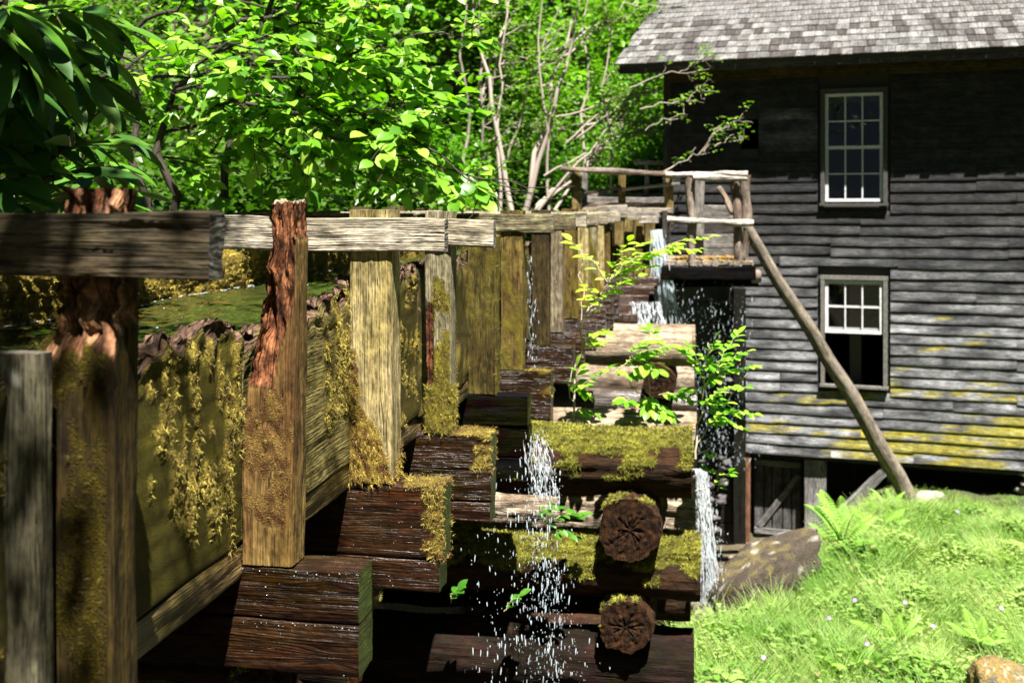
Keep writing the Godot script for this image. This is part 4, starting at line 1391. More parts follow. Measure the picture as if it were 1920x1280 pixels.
# ---------------------------------------------------------------- where the flume ends: forebay, spout, penstock
func small_timber(called: String, parent: Node3D, p0: Vector3, p1: Vector3, w: float, d: float, look: String, round_ := false) -> MeshInstance3D:
	var P := {"seg": 0.06, "per": 18, "rough": 0.005, "round": round_, "mats": ["wood_far", "moss", "rot"]}
	match look:
		"pale": P.merge({"c1": Color(0.55, 0.50, 0.42), "c2": Color(0.32, 0.27, 0.21)}, true)
		"grey": P.merge({"c1": Color(0.34, 0.32, 0.29), "c2": Color(0.17, 0.155, 0.14)}, true)
		"gold": P.merge({"c1": Color(0.30, 0.23, 0.09), "c2": Color(0.14, 0.10, 0.03)}, true)
		"dark": P.merge({"c1": Color(0.10, 0.09, 0.08), "c2": Color(0.05, 0.045, 0.04)}, true)
		"wet": P.merge({"c1": Color(0.10, 0.05, 0.03), "c2": Color(0.04, 0.02, 0.012), "mats": ["wet", "moss", "rot"]}, true)
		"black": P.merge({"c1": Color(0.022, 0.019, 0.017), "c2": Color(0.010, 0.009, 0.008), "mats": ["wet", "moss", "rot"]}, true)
		"matt_black": P.merge({"c1": Color(0.006, 0.0055, 0.005), "c2": Color(0.003, 0.003, 0.003), "mats": ["dull_black", "moss", "rot"]}, true)  # near-black tone with little sheen
		"rustic": P.merge({"c1": Color(0.42, 0.36, 0.30), "c2": Color(0.22, 0.17, 0.14), "rough": 0.012, "stain_or_shade": Color(0.16, 0.08, 0.05), "stain_or_shade_k": 0.5}, true)
		"bleached": P.merge({"c1": Color(0.72, 0.67, 0.60), "c2": Color(0.50, 0.44, 0.38), "rough": 0.012}, true)
	if round_:
		var so := frand(0, 99)
		var ln := p0.distance_to(p1)
		P["deform"] = func(p: Vector3, _n: Vector3) -> Vector3: return p + Vector3(sn.get_noise_2d(so, p.y * 1.6), 0, sn.get_noise_2d(so + 30.0, p.y * 1.6)) * w * 0.35 * sin(PI * p.y / ln)
	return put(called, timber(p0.distance_to(p1), w, d, P).mesh, null, parent, Transform3D(aim_y(p1 - p0), p0))

func build_forebay() -> void:
	var o := thing("forebay", "weathered timber forebay box ending the flume beside the mill", "forebay", Transform3D(Basis.IDENTITY, at(1190, 900, 13.6)))
	# short stepped wall turning right to the spout: posts, cap boards and stacked wet beams
	var posts := [[1160, 13.2], [1178, 13.3], [1196, 13.4], [1216, 13.5]]
	for p in posts:
		small_timber("post", o, at(p[0], 524, p[1]), at(p[0], 402, p[1]), 0.11, 0.10, "gold")
	small_timber("cap_board", o, at(1120, 398, 12.9), at(1176, 396, 12.9), 0.15, 0.06, "pale")
	small_timber("cap_board", o, at(1174, 403, 13.1), at(1202, 402, 13.1), 0.13, 0.06, "pale")
	small_timber("cap_board", o, at(1198, 402, 13.25), at(1236, 404, 13.25), 0.06, 0.05, "grey")
	small_timber("cap_board", o, at(1198, 413, 13.23), at(1234, 412, 13.23), 0.09, 0.05, "pale")
	small_timber("wall_board", o, at(1150, 440, 13.55), at(1226, 440, 13.75), 0.3, 0.05, "gold")
	small_timber("wall_board", o, at(1150, 492, 13.55), at(1226, 492, 13.75), 0.34, 0.05, "wet")
	for k in 5:
		small_timber("wet_beam", o, at(1130 - k * 7, 526 + k * 17, 13.0 - k * 0.1), at(1234 - k * 10, 527 + k * 17, 13.0 - k * 0.1), 0.105, 0.2, "wet")
	small_timber("dark_post", o, at(1246, 520, 13.2), at(1246, 395, 13.2), 0.07, 0.07, "dark")
	small_timber("dark_post", o, at(1240, 425, 13.3), at(1237, 398, 13.3), 0.05, 0.05, "dark")
	# the dark wet penstock wall under the platform
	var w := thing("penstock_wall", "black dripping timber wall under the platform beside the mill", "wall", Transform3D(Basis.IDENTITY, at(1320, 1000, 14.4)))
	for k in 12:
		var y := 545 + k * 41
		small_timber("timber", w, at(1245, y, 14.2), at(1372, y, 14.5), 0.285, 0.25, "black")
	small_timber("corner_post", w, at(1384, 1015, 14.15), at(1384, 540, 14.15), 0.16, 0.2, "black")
	for k in 26:
		var px := frand(1312, 1368)
		var py := frand(690, 1000)
		put("wet_stone", rock_mesh(Vector3(frand(0.12, 0.3), frand(0.06, 0.14), 0.2), k * 7.0, Color(0.14, 0.125, 0.13), Color(0.05, 0.045, 0.05), Color(0.06, 0.06, 0.02), -0.2, 8), null, w, Transform3D(Basis(Vector3.UP, k), at(px, py, 14.12)))

# ---------------------------------------------------------------- rustic platform, rails and walkway
func build_platform() -> void:
	var deck := thing("platform", "rustic log platform with pole railing above the dripping wall", "platform", Transform3D(Basis.IDENTITY, at(1330, 520, 13.4)))
	for k in 7:
		var x0 := 1.86 + k * 0.157
		small_timber("deck_plank", deck, Vector3(x0 + 0.04, -0.655 + frand(-0.006, 0.006), -12.86), Vector3(x0 + 0.12, -0.655, -14.5), 0.15, 0.045, "rustic")
	small_timber("edge_beam", deck, at(1240, 512, 12.80), at(1416, 513, 12.74), 0.15, 0.10, "matt_black")
	small_timber("bearer_beam", deck, at(1250, 526, 13.2), at(1420, 524, 13.1), 0.15, 0.2, "matt_black")
	small_timber("bearer_end", deck, at(1408, 519, 12.99), at(1426, 518, 12.98), 0.16, 0.16, "rustic", true)
	# pairs of crooked posts
	small_timber("railing_post", deck, at(1297, 500, 13.05), at(1294, 332, 13.05), 0.10, 0.10, "rustic", true)
	small_timber("railing_post", deck, at(1310, 478, 13.4), at(1312, 332, 13.4), 0.12, 0.06, "grey")
	small_timber("railing_post", deck, at(1386, 492, 12.98), at(1380, 330, 12.98), 0.11, 0.11, "rustic", true)
	small_timber("railing_post", deck, at(1392, 480, 13.15), at(1399, 328, 13.1), 0.13, 0.13, "rustic", true)
	small_timber("top_rail", deck, at(1248, 328, 13.1), at(1402, 326, 12.9), 0.075, 0.075, "bleached", true)
	small_timber("top_rail", deck, at(1300, 331, 12.95), at(1401, 336, 12.85), 0.06, 0.06, "bleached", true)
	small_timber("middle_rail", deck, at(1251, 411, 13.0), at(1413, 417, 12.85), 0.075, 0.075, "bleached", true)
	small_timber("crooked_branch", deck, at(1348, 352, 13.8), at(1374, 400, 13.5), 0.07, 0.07, "rustic", true)
	# litter of fallen leaves on the deck
	var xf := []
	var cols := []
	for k in 260:
		xf.append(Transform3D(Basis(Vector3.UP, frand(0, TAU)).rotated(Vector3.RIGHT, frand(-0.4, 0.4)) * frand(0.7, 1.2), Vector3(frand(1.9, 2.95), -0.625, -frand(12.9, 14.3))))
		cols.append(Color(0.36, 0.15, 0.06).lerp(Color(0.50, 0.36, 0.22), frand(0, 1)))
	many("leaf_litter", leaf_mesh(0.09, 0.05, 0.3, 0.2, Color.WHITE, 3), mats.leaf, deck, xf, cols)
	# grey board wall behind the platform
	var bw := thing("board_wall", "low grey plank wall behind the platform railing", "wall", Transform3D(Basis.IDENTITY, at(1350, 500, 14.6)))
	for k in 4:
		small_timber("plank", bw, at(1316, 398 + k * 27, 14.5), at(1392, 398 + k * 27, 14.9), 0.19, 0.05, "grey" if k != 1 else "dark")
	# walkway with plank railing behind the flume end
	var wk := thing("walkway", "plank walkway railing of sawn boards behind the flume end", "walkway", Transform3D(Basis.IDENTITY, at(1170, 420, 15.5)))
	small_timber("top_rail", wk, at(1054, 317, 15.0), at(1262, 326, 14.6), 0.06, 0.14, "rustic")
	small_timber("top_rail", wk, at(1190, 304, 16.4), at(1330, 309, 16.0), 0.06, 0.14, "grey")
	small_timber("rail_post", wk, at(1080, 420, 15.1), at(1080, 322, 15.1), 0.12, 0.1, "gold")
	small_timber("rail_post", wk, at(1096, 420, 15.15), at(1096, 318, 15.15), 0.08, 0.08, "grey")
	small_timber("rail_post", wk, at(1166, 420, 15.0), at(1166, 326, 15.0), 0.10, 0.08, "gold")
	small_timber("rail_post", wk, at(1254, 420, 14.8), at(1254, 330, 14.8), 0.11, 0.1, "gold")
	small_timber("rail_post", wk, at(1213, 420, 16.3), at(1213, 306, 16.3), 0.06, 0.06, "grey")
	small_timber("middle_rail", wk, at(1096, 363, 15.0), at(1162, 353, 14.95), 0.04, 0.16, "dark")
	small_timber("middle_rail", wk, at(1168, 355, 14.93), at(1274, 344, 14.7), 0.04, 0.14, "grey")
	for k in 4:
		small_timber("deck_board", wk, at(1098, 394 - k * 9, 14.6 + k * 0.8), at(1262, 395 - k * 9, 14.4 + k * 0.8), 0.07 if k != 2 else 0.1, 0.8, ["pale", "rustic", "grey", "pale"][k])

# ---------------------------------------------------------------- water
func build_water() -> void:
	# the surface in the flume
	var st := SurfaceTool.new()
	st.begin(Mesh.PRIMITIVE_TRIANGLES)
	var na := 420
	var nb := 56
	for i in na + 1:
		var a := -1.2 + 15.0 * i / na
		for j in nb + 1:
			var b := -2.5 + 1.33 * j / nb
			var y := -0.43 + 0.011 * sn.get_noise_2d(a * 2.2, b * 4.5) + 0.012 * fb.get_noise_2d(a * 4.5, b * 8.0) + 0.004 * sn.get_noise_2d(a * 14.0, b * 20.0)
			st.add_vertex(Vector3(b, y, -a))
	for i in na:
		for j in nb:
			var k := i * (nb + 1) + j
			for q in [k, k + nb + 1, k + nb + 2, k, k + nb + 2, k + 1]:
				st.add_index(q)
	st.generate_normals()
	put("water", st.commit(), mats.water, null, flume_frame, "structure")
	# white flecks along the far wall, standing in for small highlights
	var fx := []
	for k in 420:
		var a := frand(1.0, 8.0)
		var b := -2.47 + absf(rng.randfn(0.0, 0.02)) if k % 3 else frand(-2.4, -1.25)
		if k % 3 == 0 and sn.get_noise_2d(a * 1.5, b * 3.0) < 0.25:
			continue
		fx.append(flume_frame * Transform3D(Basis.IDENTITY.scaled(Vector3(frand(0.002, 0.007), 0.0015, frand(0.004, 0.02))), Vector3(b, -0.424 + 0.010 * sn.get_noise_2d(a * 2.2, b * 4.5), -a)))
	var ball := SphereMesh.new()
	ball.radius = 1.0
	ball.height = 2.0
	ball.radial_segments = 8
	ball.rings = 5
	many("foam_glints", ball, mats.white_water, null, fx, [])
	# the creek in its bed
	var cr := SurfaceTool.new()
	cr.begin(Mesh.PRIMITIVE_TRIANGLES)
	for i in 121:
		for j in 81:
			var z := 2.0 + 15.0 * i / 120.0
			var x := -4.0 + 9.0 * j / 80.0
			cr.add_vertex(Vector3(x, -2.75 - 0.068 * clampf(z, 3.0, 15.0) - 0.13 * smoothstep(11.0, 13.5, z) - 1.01 + 0.02 * fb.get_noise_2d(x * 5.0, z * 5.0), -z))
	for i in 120:
		for j in 80:
			var k := i * 81 + j
			for q in [k, k + 81, k + 82, k, k + 82, k + 1]:
				cr.add_index(q)
	cr.generate_normals()
	put("creek_water", cr.commit(), mats.water, null, Transform3D.IDENTITY, "structure")
	# falls: [label, top left, top right, depth, drop, strands, drops, spread]
	waterfall("bright chute of water pouring from the end of the flume", at(1222, 432, 13.05), at(1240, 430, 13.05), 1.28, 60, 260, 0.24, 0.13, true)
	waterfall("small white cascade behind the farther log crib", at(1182, 566, 12.6), at(1240, 566, 12.6), 0.40, 60, 200, 0.06, 0.05, true)
	waterfall("white stream tumbling down behind the right ends of the near crib", at(1300, 880, 9.9), at(1322, 880, 9.9), 1.35, 260, 1500, 0.14, 0.07, true)
	waterfall("curtain of drops falling from the dark platform edge", at(1262, 530, 12.85), at(1400, 530, 12.8), 2.2, 0, 1500, 0.03, 0.10, false)
	waterfall("spray of drops spilling from the wet sills before the near crib", at(985, 812, 5.42), at(1034, 806, 5.5), 1.9, 0, 1250, 0.10, 0.085, false)
	waterfall("dense top of the spill where water leaves the black sill", at(985, 815, 5.42), at(1020, 806, 5.5), 0.34, 46, 300, 0.07, 0.02, false)
	waterfall("thin shower of drops dripping under the middle of the flume", at(900, 905, 4.9), at(1010, 830, 5.2), 1.7, 0, 520, 0.04, 0.12, false)
	waterfall("thin leak trickling between two flume posts", at(990, 470, 6.9), at(996, 470, 6.9), 0.80, 6, 90, 0.02, 0.02, false)

func waterfall(label: String, tl: Vector3, tr_: Vector3, drop: float, strands: int, drops: int, out: float, spread: float, thick: bool) -> void:
	var o := thing("waterfall", label, "falling water", Transform3D(Basis.IDENTITY, (tl + tr_) / 2.0 - Vector3(0, drop, 0)))
	var side := (tr_ - tl)
	var fwd := Vector3(0.10, 0, 0.25).normalized()
	if strands > 0:
		var st := SurfaceTool.new()
		st.begin(Mesh.PRIMITIVE_TRIANGLES)
		for k in strands:
			var t := rng.randf()
			var p := tl + side * t + fwd * frand(-0.05, 0.05)
			var v := frand(0.5, 1.0)
			var ln := drop * (frand(0.35, 1.0) if thick else frand(0.12, 0.45))
			var start := 0.0 if thick and k % 3 else frand(0.0, drop - ln)
			var pts := []
			var sx := frand(-1, 1) * spread
			for q in 11:
				var d := start + ln * q / 10.0
				var u := d / drop
				pts.append([p + Vector3(0.9 * out * u * v + sx * u, -d, 0.25 * out * sqrt(u)) + Vector3(sn.get_noise_2d(k * 3.0, d * 9.0), 0, sn.get_noise_2d(k * 5.0, d * 9.0)) * 0.018, ((0.0045 if strands > 200 else 0.009) if thick else 0.0016) * (0.35 + 0.65 * sin(PI * (q + 0.6) / 11.2)) * (0.7 + 0.6 * absf(sn.get_noise_2d(d * 14.0, k)))])
			tube(st, pts, Color.WHITE, 5)
		var s := put("stream", st.commit(), mats.white_water if k_white(label) else mats.water_sheet, o, Transform3D.IDENTITY)
		s.set_meta("kind", "stuff")
	var ball := SphereMesh.new()
	ball.radius = 1.0
	ball.height = 2.0
	ball.radial_segments = 8
	ball.rings = 5
	var xf := []
	for k in drops:
		var t := rng.randf()
		var u := pow(rng.randf(), 0.8)
		var p := tl + side * t + Vector3(out * u + rng.randfn(0.0, spread) * (0.3 + u), -drop * u, rng.randfn(0.0, spread) + 0.2 * out * sqrt(u))
		var r := 0.0006 + 0.0019 * pow(rng.randf(), 2.5) * (1.5 if thick else 1.0) * (1.0 + p.z * -0.06)
		var el := frand(1.5, 9.0)
		xf.append(Transform3D(Basis(Vector3.FORWARD, frand(-0.12, 0.12)).scaled_local(Vector3(r, r * el, r)), p))
	var d2 := many("drops", ball, mats.drop if drops > 480 and not thick else mats.white_water, o, xf, [])
	d2.set_meta("kind", "stuff")

func k_white(label: String) -> bool:
	return label.begins_with("white") or label.begins_with("small white") or label.begins_with("dense")

# ---------------------------------------------------------------- woods
func clump_mesh(leaves: int, radius: float, l: float, w: float) -> ArrayMesh:
	var st := SurfaceTool.new()
	st.begin(Mesh.PRIMITIVE_TRIANGLES)
	for k in leaves:
		var d := Vector3(frand(-1, 1), frand(-0.7, 0.7), frand(-1, 1))
		var b := Basis(Vector3.UP, frand(0, TAU)) * Basis(Vector3.RIGHT, frand(-0.5, 0.7)) * Basis(Vector3.FORWARD, frand(-0.5, 0.5))
		var sh := frand(0.6, 1.0)
		leaf_shape(st, l * frand(0.7, 1.2), w * frand(0.8, 1.2), 0.25, 0.2, Color(sh, sh, sh * 0.9), Transform3D(b, d * radius), 2)
	return st.commit()

func tree(called: String, label: String, category: String, group: String, base: Vector3, h: float, r: float, crown: Array, clump: Mesh, c1: Color, c2: Color, per: int, size: Vector2, bark: Color, lean := Vector3.ZERO) -> Node3D:
	var o := thing(called, label, category, Transform3D(Basis.IDENTITY, base), group)
	var st := SurfaceTool.new()
	st.begin(Mesh.PRIMITIVE_TRIANGLES)
	var top := base + Vector3(0, h, 0) + lean
	tube(st, curve_points(base - Vector3(0, 0.3, 0), top, r, r * 0.35, 9, 0.25), bark, 9)
	for c in crown:
		var t: float = clampf((c[0].y - base.y - c[1] * 0.6) / h, 0.15, 0.95)
		tube(st, curve_points(base.lerp(top, t), c[0], r * 0.4, 0.012, 6, 0.2), bark, 5)
	put("trunk", st.commit(), mats.bark, o, Transform3D.IDENTITY)
	var xf := []
	var cols := []
	for c in crown:
		for k in int(per * c[1]):
			var d: Vector3 = Vector3(rng.randfn(0, 0.5), rng.randfn(0, 0.38), rng.randfn(0, 0.5)) * c[1]
			var p: Vector3 = c[0] + d
			if sn.get_noise_3d(p.x * 0.9, p.y * 1.3, p.z * 0.9) < -0.30:
				continue
			var s := frand(size.x, size.y)
			xf.append(Transform3D(Basis(Vector3.UP, frand(0, TAU)) * Basis(Vector3.RIGHT, frand(-0.3, 0.3)) * s, p))
			var t := clampf(0.5 + 0.7 * fb.get_noise_3d(p.x * 0.8, p.y * 0.8, p.z * 0.8) + frand(-0.3, 0.3), 0.0, 1.0)
			cols.append(c1.lerp(c2, t))
	many("crown", clump, mats.leaf, o, xf, cols)
	return o

func build_forest() -> void:
	var clump := clump_mesh(16, 0.42, 0.17, 0.10)
	var fine_clump := clump_mesh(22, 0.32, 0.10, 0.065)
	var green1 := Color(0.070, 0.17, 0.020)
	var green2 := Color(0.21, 0.38, 0.065)
	# trees beyond, each placed by hand: px, depth, height, trunk radius, crown lobes (dx, y, dz, r), tone, label
	var list := [
		[832, 21.0, 9.0, 0.20, "dark straight trunk of a tree rising left of the bare shrub"],
		[916, 23.0, 10.0, 0.34, "thick dark trunk of a tree right behind the bare forked stems"],
		[1052, 25.0, 10.0, 0.16, "slim leaning tree behind the middle of the bare shrub"],
		[1196, 27.0, 10.0, 0.20, "tall green tree touching the left end of the mill roof"],
		[700, 24.0, 10.0, 0.22, "shadowed forest tree behind the big leafed tree"],
		[520, 22.0, 9.0, 0.22, "forest tree half hidden above the middle of the leafy boughs"],
		[300, 19.0, 9.0, 0.2, "dark tree far behind the rhododendron"],
		[60, 18.0, 9.0, 0.25, "broad dark tree at the far left beyond the bank"],
		[1120, 34.0, 12.0, 0.25, "bright distant tree up the slope right of centre"],
		[980, 36.0, 12.0, 0.25, "bright distant tree high on the slope at centre"],
		[820, 38.0, 12.0, 0.25, "pale distant tree up the slope left of centre"],
		[640, 37.0, 12.0, 0.25, "distant tree up the slope behind the leafy boughs"],
		[1270, 36.0, 12.0, 0.25, "distant tree up the slope behind the mill gable"],
		[430, 34.0, 12.0, 0.25, "distant tree up the slope at upper left"],
		[180, 32.0, 12.0, 0.25, "distant tree at the far upper left corner"],
		[1420, 40.0, 14.0, 0.25, "tall tree standing behind the mill roof"],
		[-200, 26.0, 12.0, 0.25, "tree beyond the left edge of the picture"],
	]
	for i in list.size():
		var e: Array = list[i]
		var x: float = (e[0] - 960.0) / 2000.0 * e[1]
		var base := Vector3(x, ground_height(x, e[1]), -e[1])
		var h: float = e[2]
		var crown := []
		var big: bool = e[1] > 30.0
		for k in (11 if big else 9):
			var y := frand(0.02 if big else 0.16, 1.05) * h
			var ang := frand(0, TAU)
			var rad := frand(0.6, 2.0) * (1.5 if big else 1.0)
			crown.append([base + Vector3(cos(ang) * rad, y, sin(ang) * rad), frand(1.2, 2.0) * (1.5 if big else 1.0)])
		var br := frand(0.85, 1.25) * (1.5 if big else 1.1)  # distant crowns painted brighter in place of sunlit haze
		tree("forest_tree", e[4], "tree", "trees of the woods beyond the flume", base, h, e[3], crown, clump, green1 * br, green2 * br, 46 if big else 40, Vector2(0.8, 1.5) * (1.5 if big else 1.0), Color(0.045, 0.036, 0.030), Vector3(frand(-0.4, 0.6), 0, 0))
	# understorey bushes
	var bushes := [
		[640, 13.5, 1.6, 1.0, "bright yellow green bush low behind the flume under the boughs"],
		[760, 17.0, 1.6, 0.8, "mid green bush beside the flume left of the bare shrub"],
		[880, 19.5, 1.5, 0.75, "leafy bush at the foot of the bare shrub"],
		[1010, 19.0, 1.4, 0.7, "leafy bush just left of the plank walkway railing"],
		[1130, 19.5, 1.8, 0.75, "leafy bush behind the plank walkway railing"],
		[1225, 19.5, 2.0, 0.8, "leafy bush between the walkway and the mill corner"],
		[1160, 23.0, 3.0, 0.8, "taller green bush under the end of the mill roof"],
		[1010, 26.0, 3.2, 0.85, "tall green bush behind the bare branches"],
		[850, 28.0, 3.5, 0.85, "tall green bush behind the dark straight trunk"],
		[440, 11.0, 1.2, 0.45, "shaded bush under the big leafed tree"],
		[240, 9.0, 1.2, 0.4, "dark bush low at left behind the rhododendron"],
		[560, 17.0, 2.4, 0.8, "tall sunlit bush glimpsed through the boughs"],
		[100, 12.0, 2.4, 0.4, "dark tall bush at far left"],
		[330, 14.0, 3.0, 0.5, "dark tall bush behind the big leafed tree"],
	]
	for e in bushes:
		var x: float = (e[0] - 960.0) / 2000.0 * e[1]
		var base := Vector3(x, ground_height(x, e[1]), -e[1])
		var crown := []
		for k in 8:
			crown.append([base + Vector3(frand(-1.0, 1.0) * 0.9, frand(0.15, 1.0) * e[2], frand(-0.6, 0.6)), frand(0.5, 0.9)])
		tree("bush", e[4], "bush", "bushes under the trees", base, e[2], 0.03, crown, fine_clump, Color(0.05, 0.16, 0.012) * e[3] * 1.25, Color(0.17, 0.34, 0.035) * e[3] * 1.25, 95, Vector2(0.8, 1.4), Color(0.08, 0.06, 0.045))
	# trees behind and beside the camera: unseen, put in for green reflections
	for e in [[-7.0, -9.0, "tree behind the photographer on the left bank of the flume"], [1.0, -13.0, "tree straight behind the photographer, farthest back"], [9.0, -9.0, "tree behind the photographer on the right"], [15.0, 2.0, "tree to the right of the photographer, past the grassy bank"], [17.0, 12.0, "tree to the right of the mill, outside the picture"], [-13.0, -2.0, "tree far to the left of the photographer"], [-9.0, 5.5, "tree left of the rhododendron, outside the picture"]]:
		var base := Vector3(e[0], ground_height(e[0], e[1]), -e[1])
		var crown := []
		for k in 8:
			crown.append([base + Vector3(frand(-2.2, 2.2), frand(2.0, 8.0), frand(-2.2, 2.2)), frand(1.5, 2.4)])
		tree("forest_tree", e[2], "tree", "unseen trees round the photographer", base, 8.0, 0.22, crown, clump, green1, green2, 26, Vector2(1.3, 2.0), Color(0.06, 0.05, 0.04))
	# a bough overhead throws the dappled shade on the nearest bent and the rhododendron
	var o_base := Vector3(-3.6, -0.9, 1.2)
	var lobes := []
	for q in [[-1.3, 4.4, -1.1, 0.75], [-2.2, 4.3, -1.2, 0.85], [-0.75, 4.5, 0.25, 0.32], [-0.36, 4.5, 0.80, 0.20], [-1.7, 4.5, 0.1, 0.5], [-3.2, 4.5, -1.8, 0.8]]:
		lobes.append([Vector3(q[0], q[1], q[2]), q[3]])
	tree("overhanging_tree", "tree on the bank whose boughs shade the nearest beam from above", "tree", "", o_base, 4.8, 0.14, lobes, fine_clump, green1, green2, 150, Vector2(0.7, 1.1), Color(0.06, 0.05, 0.04))

# ---------------------------------------------------------------- the big-leafed tree over the flume
const LEAF_TONES := [Color(0.10, 0.26, 0.014), Color(0.15, 0.33, 0.02), Color(0.21, 0.40, 0.032), Color(0.30, 0.48, 0.06), Color(0.065, 0.19, 0.012)]

func build_big_leaf_tree() -> void:
	var root_at := Vector3(-2.15, -0.75, -6.5)
	var o := thing("broadleaf_tree", "bright green big leafed tree arching over the flume from the left bank", "tree", Transform3D(Basis.IDENTITY, root_at))
	var shapes := []
	for c in LEAF_TONES:
		shapes.append(leaf_mesh(0.12, 0.076, 0.22, 0.28, c, 5, 0.48))
	var st := SurfaceTool.new()
	st.begin(Mesh.PRIMITIVE_TRIANGLES)
	var bark := Color(0.055, 0.042, 0.030)
	# stems and boughs, from the root outwards
	var stems := [
		[at(300, 380, 6.6), at(330, 160, 6.3), 0.035, 0.02], [at(290, 380, 6.7), at(250, 130, 6.6), 0.03, 0.02],
		[at(320, 380, 6.5), at(520, -40, 6.6), 0.035, 0.015]]
	for s in stems:
		tube(st, curve_points(s[0] - Vector3(0, 0.75, 0), s[1], s[2], s[3], 8, 0.12), bark, 7)
	var boughs := [
		[at(170, 155, 5.8), at(470, 110, 5.8), 0.014], [at(260, 160, 5.9), at(640, 120, 5.7), 0.010], [at(250, 60, 6.4), at(560, -60, 6.2), 0.014],
		[at(320, 200, 6.3), at(900, 330, 5.7), 0.016], [at(330, 160, 6.3), at(880, 80, 6.0), 0.018], [at(350, 150, 6.3), at(820, 190, 5.9), 0.014],
		[at(420, 60, 6.4), at(860, -40, 6.3), 0.016], [at(300, 250, 6.4), at(760, 330, 6.3), 0.012], [at(250, 130, 6.6), at(480, 250, 6.0), 0.012],
		[at(250, 130, 6.6), at(60, 60, 7.0), 0.012], [at(280, 300, 6.5), at(560, 330, 6.6), 0.010], [at(330, 170, 6.3), at(740, 260, 5.9), 0.012],
		[at(400, 100, 6.5), at(700, 20, 5.9), 0.012], [at(250, 200, 6.9), at(420, 60, 7.4), 0.012], [at(450, 180, 6.1), at(890, 340, 5.6), 0.010],
		[at(350, 100, 6.9), at(800, 130, 7.0), 0.012], [at(350, 60, 6.9), at(760, -20, 7.2), 0.012], [at(380, 200, 6.8), at(690, 200, 7.0), 0.010]]
	var xf := []
	for bg in boughs:
		var pts := curve_points(bg[0], bg[1], bg[2], 0.004, 12, 0.16, 0.10)
		tube(st, pts, bark, 6)
		var ln: float = bg[0].distance_to(bg[1])
		var n_sprays := int(ln * 21.0)
		for k in n_sprays:
			var t := frand(0.12, 1.0) if k > 3 else 1.0
			var fi := t * 12.0
			var i0 := mini(int(fi), 11)
			var p: Vector3 = pts[i0][0].lerp(pts[i0 + 1][0], fi - i0)
			var dir: Vector3 = (bg[1] - bg[0]).normalized()
			dir = (dir * 0.7 + Vector3(frand(-1, 1), frand(-0.55, 0.5), frand(-1, 1))).normalized()
			var tip := p + dir * frand(0.22, 0.5) + Vector3(0, -0.05, 0)
			var tw := curve_points(p, tip, 0.004, 0.0015, 4, 0.03)
			tube(st, tw, Color(0.10, 0.075, 0.04), 4)
			for q in rng.randi_range(5, 9):
				var u := frand(0.15, 1.0)
				var lp := p.lerp(tip, u) + Vector3(frand(-1, 1), frand(-1, 1), frand(-1, 1)) * 0.015
				var out := (dir * 0.6 + Vector3(frand(-1, 1), frand(-0.25, 0.1), frand(-1, 1))).normalized()
				var upv := (Vector3.UP + Vector3(frand(-0.5, 0.7), 0, frand(-0.3, 1.0))).normalized()
				var x := upv.cross(out).normalized()
				var b := Basis(x, out.cross(x), out)
				if 960.0 - 2000.0 * lp.x / lp.z > 935.0 - 3.5 * absf(lp.z) or lp.y < 0.03:
					continue
				xf.append(Transform3D(b * frand(0.5, 1.1), lp))
	put("branches", st.commit(), mats.bark, o, Transform3D.IDENTITY)
	# the 300 nearest leaves singly, the rest as one mass
	xf.sort_custom(func(p, q): return p.origin.z / p.basis.x.length() > q.origin.z / q.basis.x.length())
	var rest := []
	var cols := []
	for i in xf.size():
		if i < 300:
			put("leaf", shapes[rng.randi() % 4 if i % 6 else 4], mats.leaf, o, xf[i])
		else:
			rest.append(xf[i])
			cols.append((LEAF_TONES[rng.randi() % 5] as Color).lerp(LEAF_TONES[1], frand(0, 0.6)))
	many("foliage", leaf_mesh(0.12, 0.076, 0.22, 0.28, Color.WHITE, 4, 0.48), mats.leaf, o, rest, cols)

